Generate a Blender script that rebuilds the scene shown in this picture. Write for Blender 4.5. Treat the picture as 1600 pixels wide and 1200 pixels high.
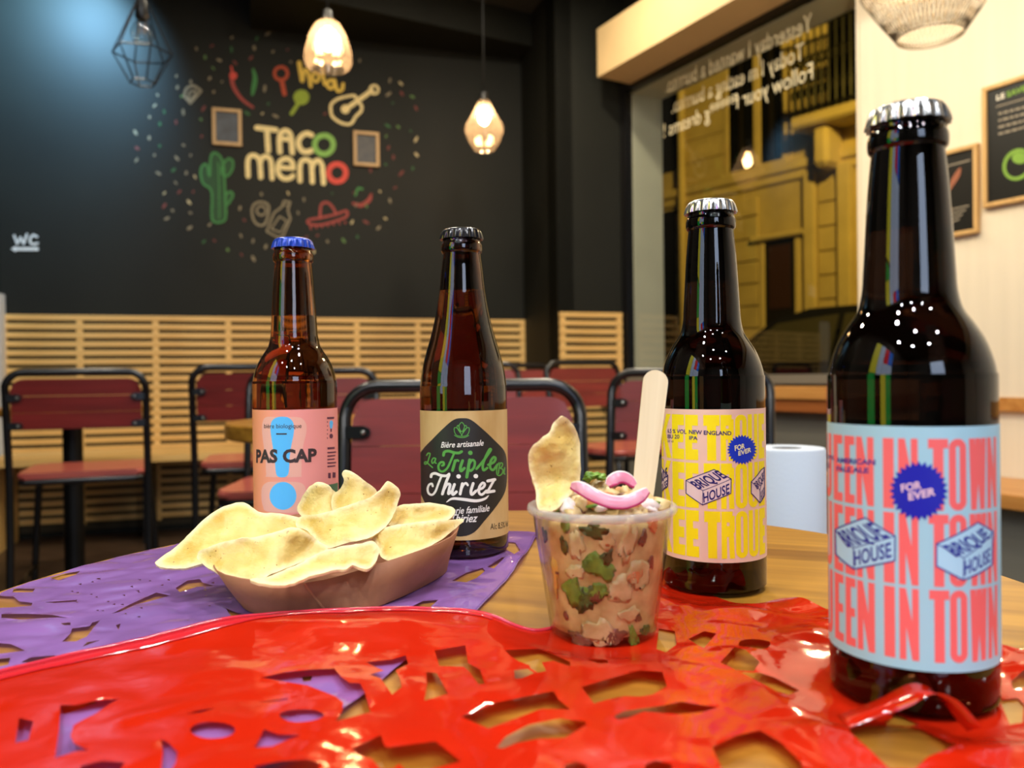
import bpy, bmesh, math, random
from mathutils import Vector, Matrix, noise
from mathutils.geometry import delaunay_2d_cdt

for o in list(bpy.data.objects):
    bpy.data.objects.remove(o)
SC = bpy.context.scene
COL = SC.collection
R = math.radians

# ------------------------------------------------------------------ camera, world, exposure
TZ = 0.715                # top of the near table
EZ = TZ + 0.1275          # lens height
FPX = 1250.0              # focal length in pixels of the 1600 wide frame
cam_d = bpy.data.cameras.new('camera')
cam = bpy.data.objects.new('camera', cam_d)
COL.objects.link(cam)
cam_d.sensor_width = 36.0
cam_d.lens = FPX / 1600 * 36
cam_d.clip_start = 0.01
cam_d.clip_end = 100
cam_d.dof.use_dof = True
cam_d.dof.focus_distance = 0.50
cam_d.dof.aperture_fstop = 8.5
CR = Matrix.Rotation(R(90 - 0.458), 3, 'X') @ Matrix.Rotation(R(-0.7), 3, 'Z')
cam.matrix_world = Matrix.Translation((0, 0, EZ)) @ CR.to_4x4()
SC.camera = cam

world = bpy.data.worlds.new('night')
SC.world = world
world.use_nodes = True
world.node_tree.nodes['Background'].inputs[0].default_value = (0.10, 0.12, 0.18, 1)
world.node_tree.nodes['Background'].inputs[1].default_value = 0.05

vs = SC.view_settings
vs.view_transform = 'Standard'
vs.look = 'None'
vs.gamma = 1
vs.exposure = 0.0
vs.use_curve_mapping = False
SC.cycles.use_denoising = True
SC.cycles.max_bounces = 14
SC.cycles.transmission_bounces = 12
SC.cycles.transparent_max_bounces = 16
SC.cycles.caustics_reflective = True
SC.cycles.sample_clamp_indirect = 6.0


def lamp(kind, name, loc, energy, color, size=0.1, target=None, spot=None, parent=None):
    l = bpy.data.lights.new(name, kind)
    l.energy = energy
    l.color = color
    if kind == 'AREA':
        l.shape = 'DISK'
        l.size = size
    else:
        l.shadow_soft_size = size
    if kind == 'SPOT':
        l.spot_size = R(spot or 70)
        l.spot_blend = 0.6
    o = bpy.data.objects.new(name, l)
    COL.objects.link(o)
    o.location = loc
    if target is not None:
        d = Vector(target) - Vector(loc)
        o.rotation_euler = d.to_track_quat('-Z', 'Y').to_euler()
    if parent:
        o.parent = parent
    return o


CEIL = 3.10
# recessed ceiling lights of the room (their housings are built further down)
DOWNLIGHTS = [(-0.75, -0.15), (0.55, -0.2), (-0.1, -0.95), (1.15, -1.1), (-1.35, -1.2), (-0.7, -2.0), (0.5, -2.1), (1.0, 0.75)]
WARMLIGHTS = [(-1.5, 2.5), (-0.55, 2.9), (0.35, 2.3), (0.3, 3.7)]  # out of view, added deeper in the room to brighten the slats
for (x, y) in DOWNLIGHTS:
    lamp('AREA', 'downlight_beam', (x, y, CEIL - 0.03), 19.5, (0.96, 0.97, 1.0), 0.13, (x, y, 0))
for (x, y) in WARMLIGHTS:
    lamp('AREA', 'downlight_beam', (x, y, CEIL - 0.03), 26, (1.0, 0.88, 0.68), 0.13, (x, y, 0))
# cool wall washer over the corner of the back wall
# street lamp outside
# (both are placed with the walls below, where the wall directions are known)

# ------------------------------------------------------------------ helpers


def ray(px, py):
    return CR @ Vector(((px - 800) / FPX, -(py - 600) / FPX, -1))


def P(px, py, Y):
    d = ray(px, py)
    return Vector((0, 0, EZ)) + d * (Y / d.y)


def PZ(px, py, z):
    d = ray(px, py)
    t = (z - EZ) / d.z
    return Vector((0, 0, EZ)) + d * t


def PP(px, py, p0, n):
    d = ray(px, py)
    o = Vector((0, 0, EZ))
    return o + d * ((Vector(p0) - o).dot(n) / d.dot(n))


def lin(c):
    out = []
    for v in c[:3]:
        v = v / 255.0
        out.append(v / 12.92 if v <= 0.04045 else ((v + 0.055) / 1.055) ** 2.4)
    return (out[0], out[1], out[2], 1)


MATS = {}


def mat(name, col, rough=0.5, metal=0.0, var=0.0, vscale=20.0, stretch=(1, 1, 1), coat=0.0, bump=0.0, bscale=60.0,
        emit=None, estr=0.0, trans=0.0, ior=1.45, alpha=1.0, spec=0.5, col2=None, sss=0.0, rotz=0.0):
    """procedural material: principled with optional noise colour variation and bump"""
    if name in MATS:
        return MATS[name]
    m = bpy.data.materials.new(name)
    m.use_nodes = True
    nt = m.node_tree
    b = nt.nodes['Principled BSDF']
    c = lin(col)
    b.inputs['Base Color'].default_value = c
    b.inputs['Roughness'].default_value = rough
    b.inputs['Metallic'].default_value = metal
    b.inputs['Coat Weight'].default_value = coat
    b.inputs['Coat Roughness'].default_value = 0.08
    b.inputs['Transmission Weight'].default_value = trans
    b.inputs['IOR'].default_value = ior
    b.inputs['Alpha'].default_value = alpha
    b.inputs['Specular IOR Level'].default_value = spec
    if sss:
        b.inputs['Subsurface Weight'].default_value = sss
        b.inputs['Subsurface Radius'].default_value = (0.004, 0.003, 0.002)
        b.inputs['Subsurface Scale'].default_value = 1.0
    if emit is not None:
        b.inputs['Emission Color'].default_value = lin(emit)
        b.inputs['Emission Strength'].default_value = estr
    if var > 0 or bump > 0 or col2:
        tc = nt.nodes.new('ShaderNodeTexCoord')
        mp = nt.nodes.new('ShaderNodeMapping')
        mp.inputs['Scale'].default_value = stretch
        mp.inputs['Rotation'].default_value = (0, 0, rotz)
        nt.links.new(tc.outputs['Object'], mp.inputs['Vector'])
    if var > 0 or col2:
        n = nt.nodes.new('ShaderNodeTexNoise')
        n.inputs['Scale'].default_value = vscale
        n.inputs['Detail'].default_value = 5
        nt.links.new(mp.outputs[0], n.inputs['Vector'])
        r = nt.nodes.new('ShaderNodeValToRGB')
        r.color_ramp.elements[0].position = 0.3
        r.color_ramp.elements[1].position = 0.7
        if col2:
            r.color_ramp.elements[0].color = c
            r.color_ramp.elements[1].color = lin(col2)
        else:
            r.color_ramp.elements[0].color = tuple(x * (1 - var) for x in c[:3]) + (1,)
            r.color_ramp.elements[1].color = tuple(min(1, x * (1 + var)) for x in c[:3]) + (1,)
        nt.links.new(n.outputs['Fac'], r.inputs[0])
        nt.links.new(r.outputs[0], b.inputs['Base Color'])
    if bump > 0:
        n2 = nt.nodes.new('ShaderNodeTexNoise')
        n2.inputs['Scale'].default_value = bscale
        n2.inputs['Detail'].default_value = 4
        nt.links.new(mp.outputs[0], n2.inputs['Vector'])
        bp = nt.nodes.new('ShaderNodeBump')
        bp.inputs['Strength'].default_value = bump
        bp.inputs['Distance'].default_value = 0.002
        nt.links.new(n2.outputs['Fac'], bp.inputs['Height'])
        nt.links.new(bp.outputs[0], b.inputs['Normal'])
    MATS[name] = m
    return m


def wood(name, c1, c2, rough=0.4, scale=6.0, along='x', rotz=0.0, coat=0.0, grain=14.0):
    """wood with grain drawn out along one axis"""
    if name in MATS:
        return MATS[name]
    m = bpy.data.materials.new(name)
    m.use_nodes = True
    nt = m.node_tree
    b = nt.nodes['Principled BSDF']
    b.inputs['Roughness'].default_value = rough
    b.inputs['Coat Weight'].default_value = coat
    b.inputs['Coat Roughness'].default_value = 0.15
    tc = nt.nodes.new('ShaderNodeTexCoord')
    m0 = nt.nodes.new('ShaderNodeMapping')
    m0.inputs['Rotation'].default_value = (0, 0, rotz)
    mp = nt.nodes.new('ShaderNodeMapping')
    s = {'x': (0.06, 1, 1), 'y': (1, 0.06, 1), 'z': (1, 1, 0.06)}[along]
    mp.inputs['Scale'].default_value = s
    nt.links.new(tc.outputs['Object'], m0.inputs[0])
    nt.links.new(m0.outputs[0], mp.inputs[0])
    n = nt.nodes.new('ShaderNodeTexNoise')
    n.inputs['Scale'].default_value = scale * grain
    n.inputs['Detail'].default_value = 6
    n.inputs['Distortion'].default_value = 0.6
    nt.links.new(mp.outputs[0], n.inputs[0])
    n2 = nt.nodes.new('ShaderNodeTexNoise')
    n2.inputs['Scale'].default_value = scale * 2
    n2.inputs['Detail'].default_value = 3
    nt.links.new(mp.outputs[0], n2.inputs[0])
    mx = nt.nodes.new('ShaderNodeMath')
    mx.operation = 'MULTIPLY_ADD'
    mx.inputs[1].default_value = 0.6
    nt.links.new(n.outputs['Fac'], mx.inputs[0])
    ml = nt.nodes.new('ShaderNodeMath')
    ml.operation = 'MULTIPLY'
    ml.inputs[1].default_value = 0.4
    nt.links.new(n2.outputs['Fac'], ml.inputs[0])
    nt.links.new(ml.outputs[0], mx.inputs[2])
    r = nt.nodes.new('ShaderNodeValToRGB')
    r.color_ramp.elements[0].position = 0.36
    r.color_ramp.elements[1].position = 0.62
    r.color_ramp.elements[0].color = lin(c1)
    r.color_ramp.elements[1].color = lin(c2)
    nt.links.new(mx.outputs[0], r.inputs[0])
    nt.links.new(r.outputs[0], b.inputs['Base Color'])
    MATS[name] = m
    return m


def thin_glass(name, tint, fres=1.0, rough=0.02, ior=1.5):
    """thin clear sheet: what is behind shows through, with its own mirror gloss"""
    if name in MATS:
        return MATS[name]
    m = bpy.data.materials.new(name)
    m.use_nodes = True
    nt = m.node_tree
    nt.nodes.remove(nt.nodes['Principled BSDF'])
    out = nt.nodes['Material Output']
    t = nt.nodes.new('ShaderNodeBsdfTransparent')
    t.inputs[0].default_value = tint
    g = nt.nodes.new('ShaderNodeBsdfGlossy')
    g.inputs['Roughness'].default_value = rough
    ge = nt.nodes.new('ShaderNodeNewGeometry')
    dt = nt.nodes.new('ShaderNodeVectorMath')
    dt.operation = 'DOT_PRODUCT'
    nt.links.new(ge.outputs['Incoming'], dt.inputs[0])
    nt.links.new(ge.outputs['Normal'], dt.inputs[1])

    def math_(op, a_, b_=None, c_=None):
        n_ = nt.nodes.new('ShaderNodeMath')
        n_.operation = op
        for i_, v_ in enumerate((a_, b_, c_)):
            if v_ is None:
                continue
            if isinstance(v_, (int, float)):
                n_.inputs[i_].default_value = v_
            else:
                nt.links.new(v_, n_.inputs[i_])
        return n_.outputs[0]
    f0_ = ((ior - 1) / (ior + 1)) ** 2
    cs = math_('ABSOLUTE', dt.outputs['Value'])
    p5_ = math_('POWER', math_('SUBTRACT', 1.0, cs), 5.0)
    fr_ = math_('MULTIPLY_ADD', p5_, 1 - f0_, f0_)
    k = nt.nodes.new('ShaderNodeMath')
    k.operation = 'MULTIPLY'
    k.use_clamp = True
    k.inputs[1].default_value = fres
    nt.links.new(fr_, k.inputs[0])
    mx = nt.nodes.new('ShaderNodeMixShader')
    nt.links.new(k.outputs[0], mx.inputs[0])
    nt.links.new(t.outputs[0], mx.inputs[1])
    nt.links.new(g.outputs[0], mx.inputs[2])
    nt.links.new(mx.outputs[0], out.inputs[0])
    MATS[name] = m
    return m


def film(name, col, trans=0.15, rough=0.10):
    """coloured plastic film: diffuse, some light passing through, sharp gloss"""
    if name in MATS:
        return MATS[name]
    m = bpy.data.materials.new(name)
    m.use_nodes = True
    nt = m.node_tree
    b = nt.nodes['Principled BSDF']
    out = nt.nodes['Material Output']
    b.inputs['Base Color'].default_value = lin(col)
    b.inputs['Roughness'].default_value = rough
    b.inputs['Specular IOR Level'].default_value = 0.75
    b.inputs['Coat Weight'].default_value = 0.35
    b.inputs['Coat Roughness'].default_value = 0.04
    tl = nt.nodes.new('ShaderNodeBsdfTranslucent')
    tl.inputs[0].default_value = lin(col)
    tp = nt.nodes.new('ShaderNodeBsdfTransparent')
    tp.inputs[0].default_value = lin(col)
    a = nt.nodes.new('ShaderNodeMixShader')
    a.inputs[0].default_value = 0.22
    nt.links.new(b.outputs[0], a.inputs[1])
    nt.links.new(tl.outputs[0], a.inputs[2])
    c = nt.nodes.new('ShaderNodeMixShader')
    c.inputs[0].default_value = trans
    nt.links.new(a.outputs[0], c.inputs[1])
    nt.links.new(tp.outputs[0], c.inputs[2])
    nt.links.new(c.outputs[0], out.inputs[0])
    tc = nt.nodes.new('ShaderNodeTexCoord')
    n = nt.nodes.new('ShaderNodeTexNoise')
    n.inputs['Scale'].default_value = 55
    n.inputs['Detail'].default_value = 3
    nt.links.new(tc.outputs['Object'], n.inputs[0])
    bp = nt.nodes.new('ShaderNodeBump')
    bp.inputs['Strength'].default_value = 0.12
    bp.inputs['Distance'].default_value = 0.003
    nt.links.new(n.outputs['Fac'], bp.inputs['Height'])
    nt.links.new(bp.outputs[0], b.inputs['Normal'])
    nt.links.new(bp.outputs[0], b.inputs['Coat Normal'])
    MATS[name] = m
    return m


def lit_glass(name, tint, pass_=0.55, scatter=0.35):
    """ribbed lamp glass: partly clear, partly scattering the light of its bulb"""
    m = bpy.data.materials.new(name)
    m.use_nodes = True
    nt = m.node_tree
    nt.nodes.remove(nt.nodes['Principled BSDF'])
    out = nt.nodes['Material Output']
    t = nt.nodes.new('ShaderNodeBsdfTransparent')
    t.inputs[0].default_value = tint
    tl = nt.nodes.new('ShaderNodeBsdfTranslucent')
    tl.inputs[0].default_value = tint
    g = nt.nodes.new('ShaderNodeBsdfGlossy')
    g.inputs['Roughness'].default_value = 0.12
    a = nt.nodes.new('ShaderNodeMixShader')
    a.inputs[0].default_value = scatter
    nt.links.new(t.outputs[0], a.inputs[1])
    nt.links.new(tl.outputs[0], a.inputs[2])
    c = nt.nodes.new('ShaderNodeMixShader')
    c.inputs[0].default_value = 0.10
    nt.links.new(a.outputs[0], c.inputs[1])
    nt.links.new(g.outputs[0], c.inputs[2])
    nt.links.new(c.outputs[0], out.inputs[0])
    MATS[name] = m
    return m


def tag(o, label=None, cat=None, group=None, kind=None):
    if label:
        o['label'] = label
    if cat:
        o['category'] = cat
    if group:
        o['group'] = group
    if kind:
        o['kind'] = kind
    return o


def empty(name, loc, label=None, cat=None, group=None, rz=0.0, kind=None):
    o = bpy.data.objects.new(name, None)
    o.empty_display_size = 0.05
    COL.objects.link(o)
    o.location = loc
    o.rotation_euler = (0, 0, rz)
    return tag(o, label, cat, group, kind)


def link(name, me, parent=None):
    o = bpy.data.objects.new(name, me)
    COL.objects.link(o)
    if parent:
        o.parent = parent
    return o


def obj(name, bm, m, parent=None, smooth=False, angle=None, world_space=False):
    """bmesh -> one mesh object; world_space: vertices are world coordinates although the parent stands elsewhere"""
    me = bpy.data.meshes.new(name)
    if world_space and parent is not None:
        bm.transform(Matrix.LocRotScale(parent.location, parent.rotation_euler, None).inverted())
    bm.normal_update()
    bm.to_mesh(me)
    bm.free()
    if smooth:
        for p in me.polygons:
            p.use_smooth = True
        if angle:
            me.set_sharp_from_angle(angle=R(angle))
    me.materials.append(m)
    return link(name, me, parent)


def copy_tree(o, parent=None):
    c = o.copy()
    COL.objects.link(c)
    c.parent = parent
    for ch in list(o.children):
        copy_tree(ch, c)
    return c


def box(bm, lo, hi, M=None, bevel=0.0):
    r = bmesh.ops.create_cube(bm, size=1.0)
    vs_ = r['verts']
    lo = Vector(lo)
    hi = Vector(hi)
    for v in vs_:
        v.co = Vector((lo[i] + (v.co[i] + 0.5) * (hi[i] - lo[i]) for i in range(3)))
    if bevel > 0:
        es = list({e for v in vs_ for e in v.link_edges})
        rr = bmesh.ops.bevel(bm, geom=es, offset=bevel, segments=2, affect='EDGES', profile=0.5)
        vs_ = list({v for f in rr['faces'] for v in f.verts} | {v for v in vs_ if v.is_valid})
    if M is not None:
        for v in vs_:
            v.co = M @ v.co
    return vs_


def tube(bm, pts, r, seg=10, closed=False, cap=True):
    pts = [Vector(p) for p in pts]
    n = len(pts)
    rings = []
    prev = None
    for i, p in enumerate(pts):
        if closed:
            t = (pts[(i + 1) % n] - pts[i - 1]).normalized()
        else:
            t = (pts[min(i + 1, n - 1)] - pts[max(i - 1, 0)]).normalized()
        if prev is None:
            a = Vector((0, 0, 1)) if abs(t.z) < 0.9 else Vector((1, 0, 0))
            u = t.cross(a).normalized()
        else:
            u = (prev - t * prev.dot(t))
            u = u.normalized() if u.length > 1e-6 else t.orthogonal().normalized()
        prev = u
        w = t.cross(u)
        rr = r[i] if isinstance(r, (list, tuple)) else r
        rings.append([bm.verts.new(p + (u * math.cos(k / seg * math.tau) + w * math.sin(k / seg * math.tau)) * rr)
                      for k in range(seg)])
    m = n if closed else n - 1
    for i in range(m):
        a, b = rings[i], rings[(i + 1) % n]
        for k in range(seg):
            bm.faces.new((a[k], a[(k + 1) % seg], b[(k + 1) % seg], b[k]))
    if cap and not closed:
        bm.faces.new(rings[0][::-1])
        bm.faces.new(rings[-1])


def lathe(bm, prof, seg=48, cx=0, cy=0, z0=0, flip=False, cap0=False, cap1=False, fn=None):
    """profile [(r, z)] turned round z"""
    rings = []
    for (r, z) in prof:
        if r < 1e-6:
            rings.append([bm.verts.new((cx, cy, z0 + z))])
            continue
        ring = []
        for k in range(seg):
            a = k / seg * math.tau
            rr = fn(r, z, a) if fn else r
            ring.append(bm.verts.new((cx + rr * math.cos(a), cy + rr * math.sin(a), z0 + z)))
        rings.append(ring)

    def face(vv):
        try:
            bm.faces.new(vv[::-1] if flip else vv)
        except ValueError:
            pass
    for i in range(len(rings) - 1):
        a, b = rings[i], rings[i + 1]
        for k in range(seg):
            k2 = (k + 1) % seg
            if len(a) == 1 and len(b) == 1:
                continue
            if len(a) == 1:
                face((a[0], b[k2], b[k]))
            elif len(b) == 1:
                face((a[k], a[k2], b[0]))
            else:
                face((a[k], a[k2], b[k2], b[k]))
    if cap0 and len(rings[0]) > 1:
        face(tuple(rings[0][::-1]))
    if cap1 and len(rings[-1]) > 1:
        face(tuple(rings[-1]))


def prism(bm, poly, z0, z1, M=None):
    a = [bm.verts.new(Vector((p[0], p[1], z0))) for p in poly]
    b = [bm.verts.new(Vector((p[0], p[1], z1))) for p in poly]
    n = len(poly)
    bm.faces.new(a[::-1])
    bm.faces.new(b)
    for i in range(n):
        bm.faces.new((a[i], a[(i + 1) % n], b[(i + 1) % n], b[i]))
    if M is not None:
        for v in a + b:
            v.co = M @ v.co
    return a + b


def smooth_path(pts, n=6, closed=False):
    """catmull-rom through points of any dimension"""
    pts = [Vector(p) for p in pts]
    out = []
    N = len(pts)
    rng = range(N if closed else N - 1)
    for i in rng:
        p0 = pts[(i - 1) % N] if (closed or i > 0) else pts[0] * 2 - pts[1]
        p1 = pts[i]
        p2 = pts[(i + 1) % N]
        p3 = pts[(i + 2) % N] if (closed or i + 2 < N) else pts[-1] * 2 - pts[-2]
        for k in range(n):
            t = k / n
            out.append(0.5 * ((2 * p1) + (p2 - p0) * t + (2 * p0 - 5 * p1 + 4 * p2 - p3) * t * t
                              + (3 * p1 - p0 - 3 * p2 + p3) * t ** 3))
    if not closed:
        out.append(pts[-1])
    return out


def inside(x, y, poly):
    c = False
    j = len(poly) - 1
    for i in range(len(poly)):
        xi, yi = poly[i][0], poly[i][1]
        xj, yj = poly[j][0], poly[j][1]
        if (yi > y) != (yj > y) and x < (xj - xi) * (y - yi) / (yj - yi) + xi:
            c = not c
        j = i
    return c


def fill(outer, holes, step):
    """2D triangulation of an outline with holes, with interior points every `step`"""
    vs_, es = [], []

    def loop(poly):
        b = len(vs_)
        m = len(poly)
        for p in poly:
            vs_.append(Vector((p[0], p[1])))
        for i in range(m):
            es.append((b + i, b + (i + 1) % m))
    loop(outer)
    for h in holes:
        loop(h)
    xs = [p[0] for p in outer]
    ys = [p[1] for p in outer]
    rng = random.Random(5)
    y = min(ys) + step * 0.5
    row = 0
    while y < max(ys):
        x = min(xs) + (0.5 if row % 2 else 0.0) * step
        while x < max(xs):
            xx = x + rng.uniform(-.2, .2) * step
            yy = y + rng.uniform(-.2, .2) * step
            if inside(xx, yy, outer):
                vs_.append(Vector((xx, yy)))
            x += step
        y += step * 0.87
        row += 1
    ov, oe, of, _, _, _ = delaunay_2d_cdt(vs_, es, [], 0, 1e-7)
    bbs = [(min(p[0] for p in h), max(p[0] for p in h), min(p[1] for p in h), max(p[1] for p in h)) for h in holes]
    keep = []
    for f in of:
        cx = sum(ov[i][0] for i in f) / 3
        cy = sum(ov[i][1] for i in f) / 3
        if not inside(cx, cy, outer):
            continue
        bad = False
        for h, bb in zip(holes, bbs):
            if bb[0] <= cx <= bb[1] and bb[2] <= cy <= bb[3] and inside(cx, cy, h):
                bad = True
                break
        if not bad:
            keep.append(tuple(f))
    used = sorted({i for f in keep for i in f})
    idx = {k: n for n, k in enumerate(used)}
    return [ov[i] for i in used], [tuple(idx[i] for i in f) for f in keep]


# ------------------------------------------------------------------ flat print (lettering and drawings)
_TX = {}


def text2d(body, shear=0.0, bold=0.0, spacing=1.0):
    """default font as a flat triangle set, size 1"""
    key = (body, shear, bold, spacing)
    if key in _TX:
        return _TX[key]
    c = bpy.data.curves.new('lettering', 'FONT')
    c.body = body
    c.size = 1.0
    c.shear = shear
    c.offset = bold
    c.space_character = spacing
    c.resolution_u = 3
    c.fill_mode = 'FRONT' if hasattr(c, 'fill_mode') else c.fill_mode
    o = bpy.data.objects.new('lettering', c)
    COL.objects.link(o)
    dg = bpy.context.evaluated_depsgraph_get()
    me = bpy.data.meshes.new_from_object(o.evaluated_get(dg))
    v = [(p.co.x, p.co.y) for p in me.vertices]
    f = [tuple(p.vertices) for p in me.polygons]
    bpy.data.objects.remove(o)
    bpy.data.curves.remove(c)
    bpy.data.meshes.remove(me)
    _TX[key] = (v, f)
    return v, f


class Art:
    """flat print collected in 2D, then laid on a surface"""

    def __init__(self, conv=None):
        self.bm = bmesh.new()
        self.conv = conv or (lambda p: p)

    def face(self, pts):
        vv = [self.bm.verts.new((p[0], p[1], 0)) for p in pts]
        try:
            self.bm.faces.new(vv)
        except ValueError:
            pass

    def poly(self, pts):
        self.face([self.conv(p) for p in pts])

    def spoly(self, pts, n=5):
        self.poly([tuple(p) for p in smooth_path(pts, n, True)])

    def ellipse(self, cx, cy, rx, ry, rot=0.0, n=24):
        c, s = math.cos(rot), math.sin(rot)
        self.poly([(cx + rx * math.cos(t) * c - ry * math.sin(t) * s, cy + rx * math.cos(t) * s + ry * math.sin(t) * c)
                   for t in [k / n * math.tau for k in range(n)]])

    def stroke(self, pts, w, closed=False, rnd=True, smooth=0, taper=None):
        """line of width w in source units"""
        if smooth:
            pts = [tuple(p) for p in smooth_path(pts, smooth, closed)]
        n = len(pts)
        m = n if closed else n - 1
        for i in range(m):
            a = Vector(pts[i][:2])
            b = Vector(pts[(i + 1) % n][:2])
            d = b - a
            if d.length < 1e-9:
                continue
            d.normalize()
            wa = wb = w / 2
            if taper:
                wa = w / 2 * taper(i / m)
                wb = w / 2 * taper((i + 1) / m)
            p = Vector((-d.y, d.x))
            self.poly([a + p * wa, a - p * wa, b - p * wb, b + p * wb])
            if rnd:
                self.poly([a + Vector((math.cos(t), math.sin(t))) * wa for t in [k / 10 * math.tau for k in range(10)]])
        if rnd and not closed:
            a = Vector(pts[-1][:2])
            self.poly([a + Vector((math.cos(t), math.sin(t))) * (w / 2 * (taper(1) if taper else 1))
                       for t in [k / 10 * math.tau for k in range(10)]])

    def text(self, body, bl, br, tl=None, shear=0.0, bold=0.0, spacing=1.0, hscale=1.0, ref=None):
        """text fitted on the baseline bl-br (source units); tl: corner above bl when given, else natural height"""
        v, f = text2d(body, shear, bold, spacing)
        x0 = min(p[0] for p in v)
        x1 = max(p[0] for p in v)
        y0, y1 = 0.0, (ref or max(p[1] for p in v))
        A, B = Vector(self.conv(bl)), Vector(self.conv(br))
        U = B - A
        if tl is not None:
            W = Vector(self.conv(tl)) - A
        else:
            s = U.length / (x1 - x0)
            W = Vector((-U.y, U.x)).normalized() * s * (y1 - y0) * hscale
        vv = [self.bm.verts.new((A + U * ((p[0] - x0) / (x1 - x0)) + W * ((p[1] - y0) / (y1 - y0))).to_3d()) for p in v]
        for q in f:
            try:
                self.bm.faces.new([vv[i] for i in q])
            except ValueError:
                pass

    def build(self, name, m, parent, place, cut=None, world_space=True):
        # one flat layer: overlapping pieces are merged
        src = self.bm
        src.verts.index_update()
        polys = [[(v.co.x, v.co.y) for v in f.verts] for f in src.faces]
        ov, oe, of, _, _, _ = delaunay_2d_cdt([v.co.to_2d() for v in src.verts], [], [[v.index for v in f.verts] for f in src.faces], 1, 2e-6)
        src.free()
        xlo = min(p[0] for q in polys for p in q)
        xhi = max(p[0] for q in polys for p in q) + 1e-9
        NB = 120
        cells = [[] for _ in range(NB)]
        for q in polys:
            qx = [p[0] for p in q]
            qy = [p[1] for p in q]
            e = (min(qx), max(qx), min(qy), max(qy), q)
            for c in range(int((e[0] - xlo) / (xhi - xlo) * NB), min(NB - 1, int((e[1] - xlo) / (xhi - xlo) * NB)) + 1):
                cells[c].append(e)
        bm = bmesh.new()
        vv = [bm.verts.new((p[0], p[1], 0)) for p in ov]
        for f in of:
            cx = sum(ov[i][0] for i in f) / len(f)
            cy = sum(ov[i][1] for i in f) / len(f)
            c = max(0, min(NB - 1, int((cx - xlo) / (xhi - xlo) * NB)))
            if any(e[0] <= cx <= e[1] and e[2] <= cy <= e[3] and inside(cx, cy, e[4]) for e in cells[c]):
                try:
                    bm.faces.new([vv[i] for i in f])
                except ValueError:
                    pass
        for v in [v for v in bm.verts if not v.link_faces]:
            bm.verts.remove(v)
        if cut:
            xs = [v.co.x for v in bm.verts]
            if xs:
                x = math.floor(min(xs) / cut) * cut
                while x < max(xs):
                    bmesh.ops.bisect_plane(bm, geom=bm.verts[:] + bm.edges[:] + bm.faces[:], plane_co=(x, 0, 0),
                                           plane_no=(1, 0, 0), dist=1e-7)
                    x += cut
        for v in bm.verts:
            v.co = place(v.co.x, v.co.y)
        return obj(name, bm, m, parent, world_space=world_space)


def rect(x0, x1, y0, y1):
    return [(x0, y0), (x1, y0), (x1, y1), (x0, y1)]


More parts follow.
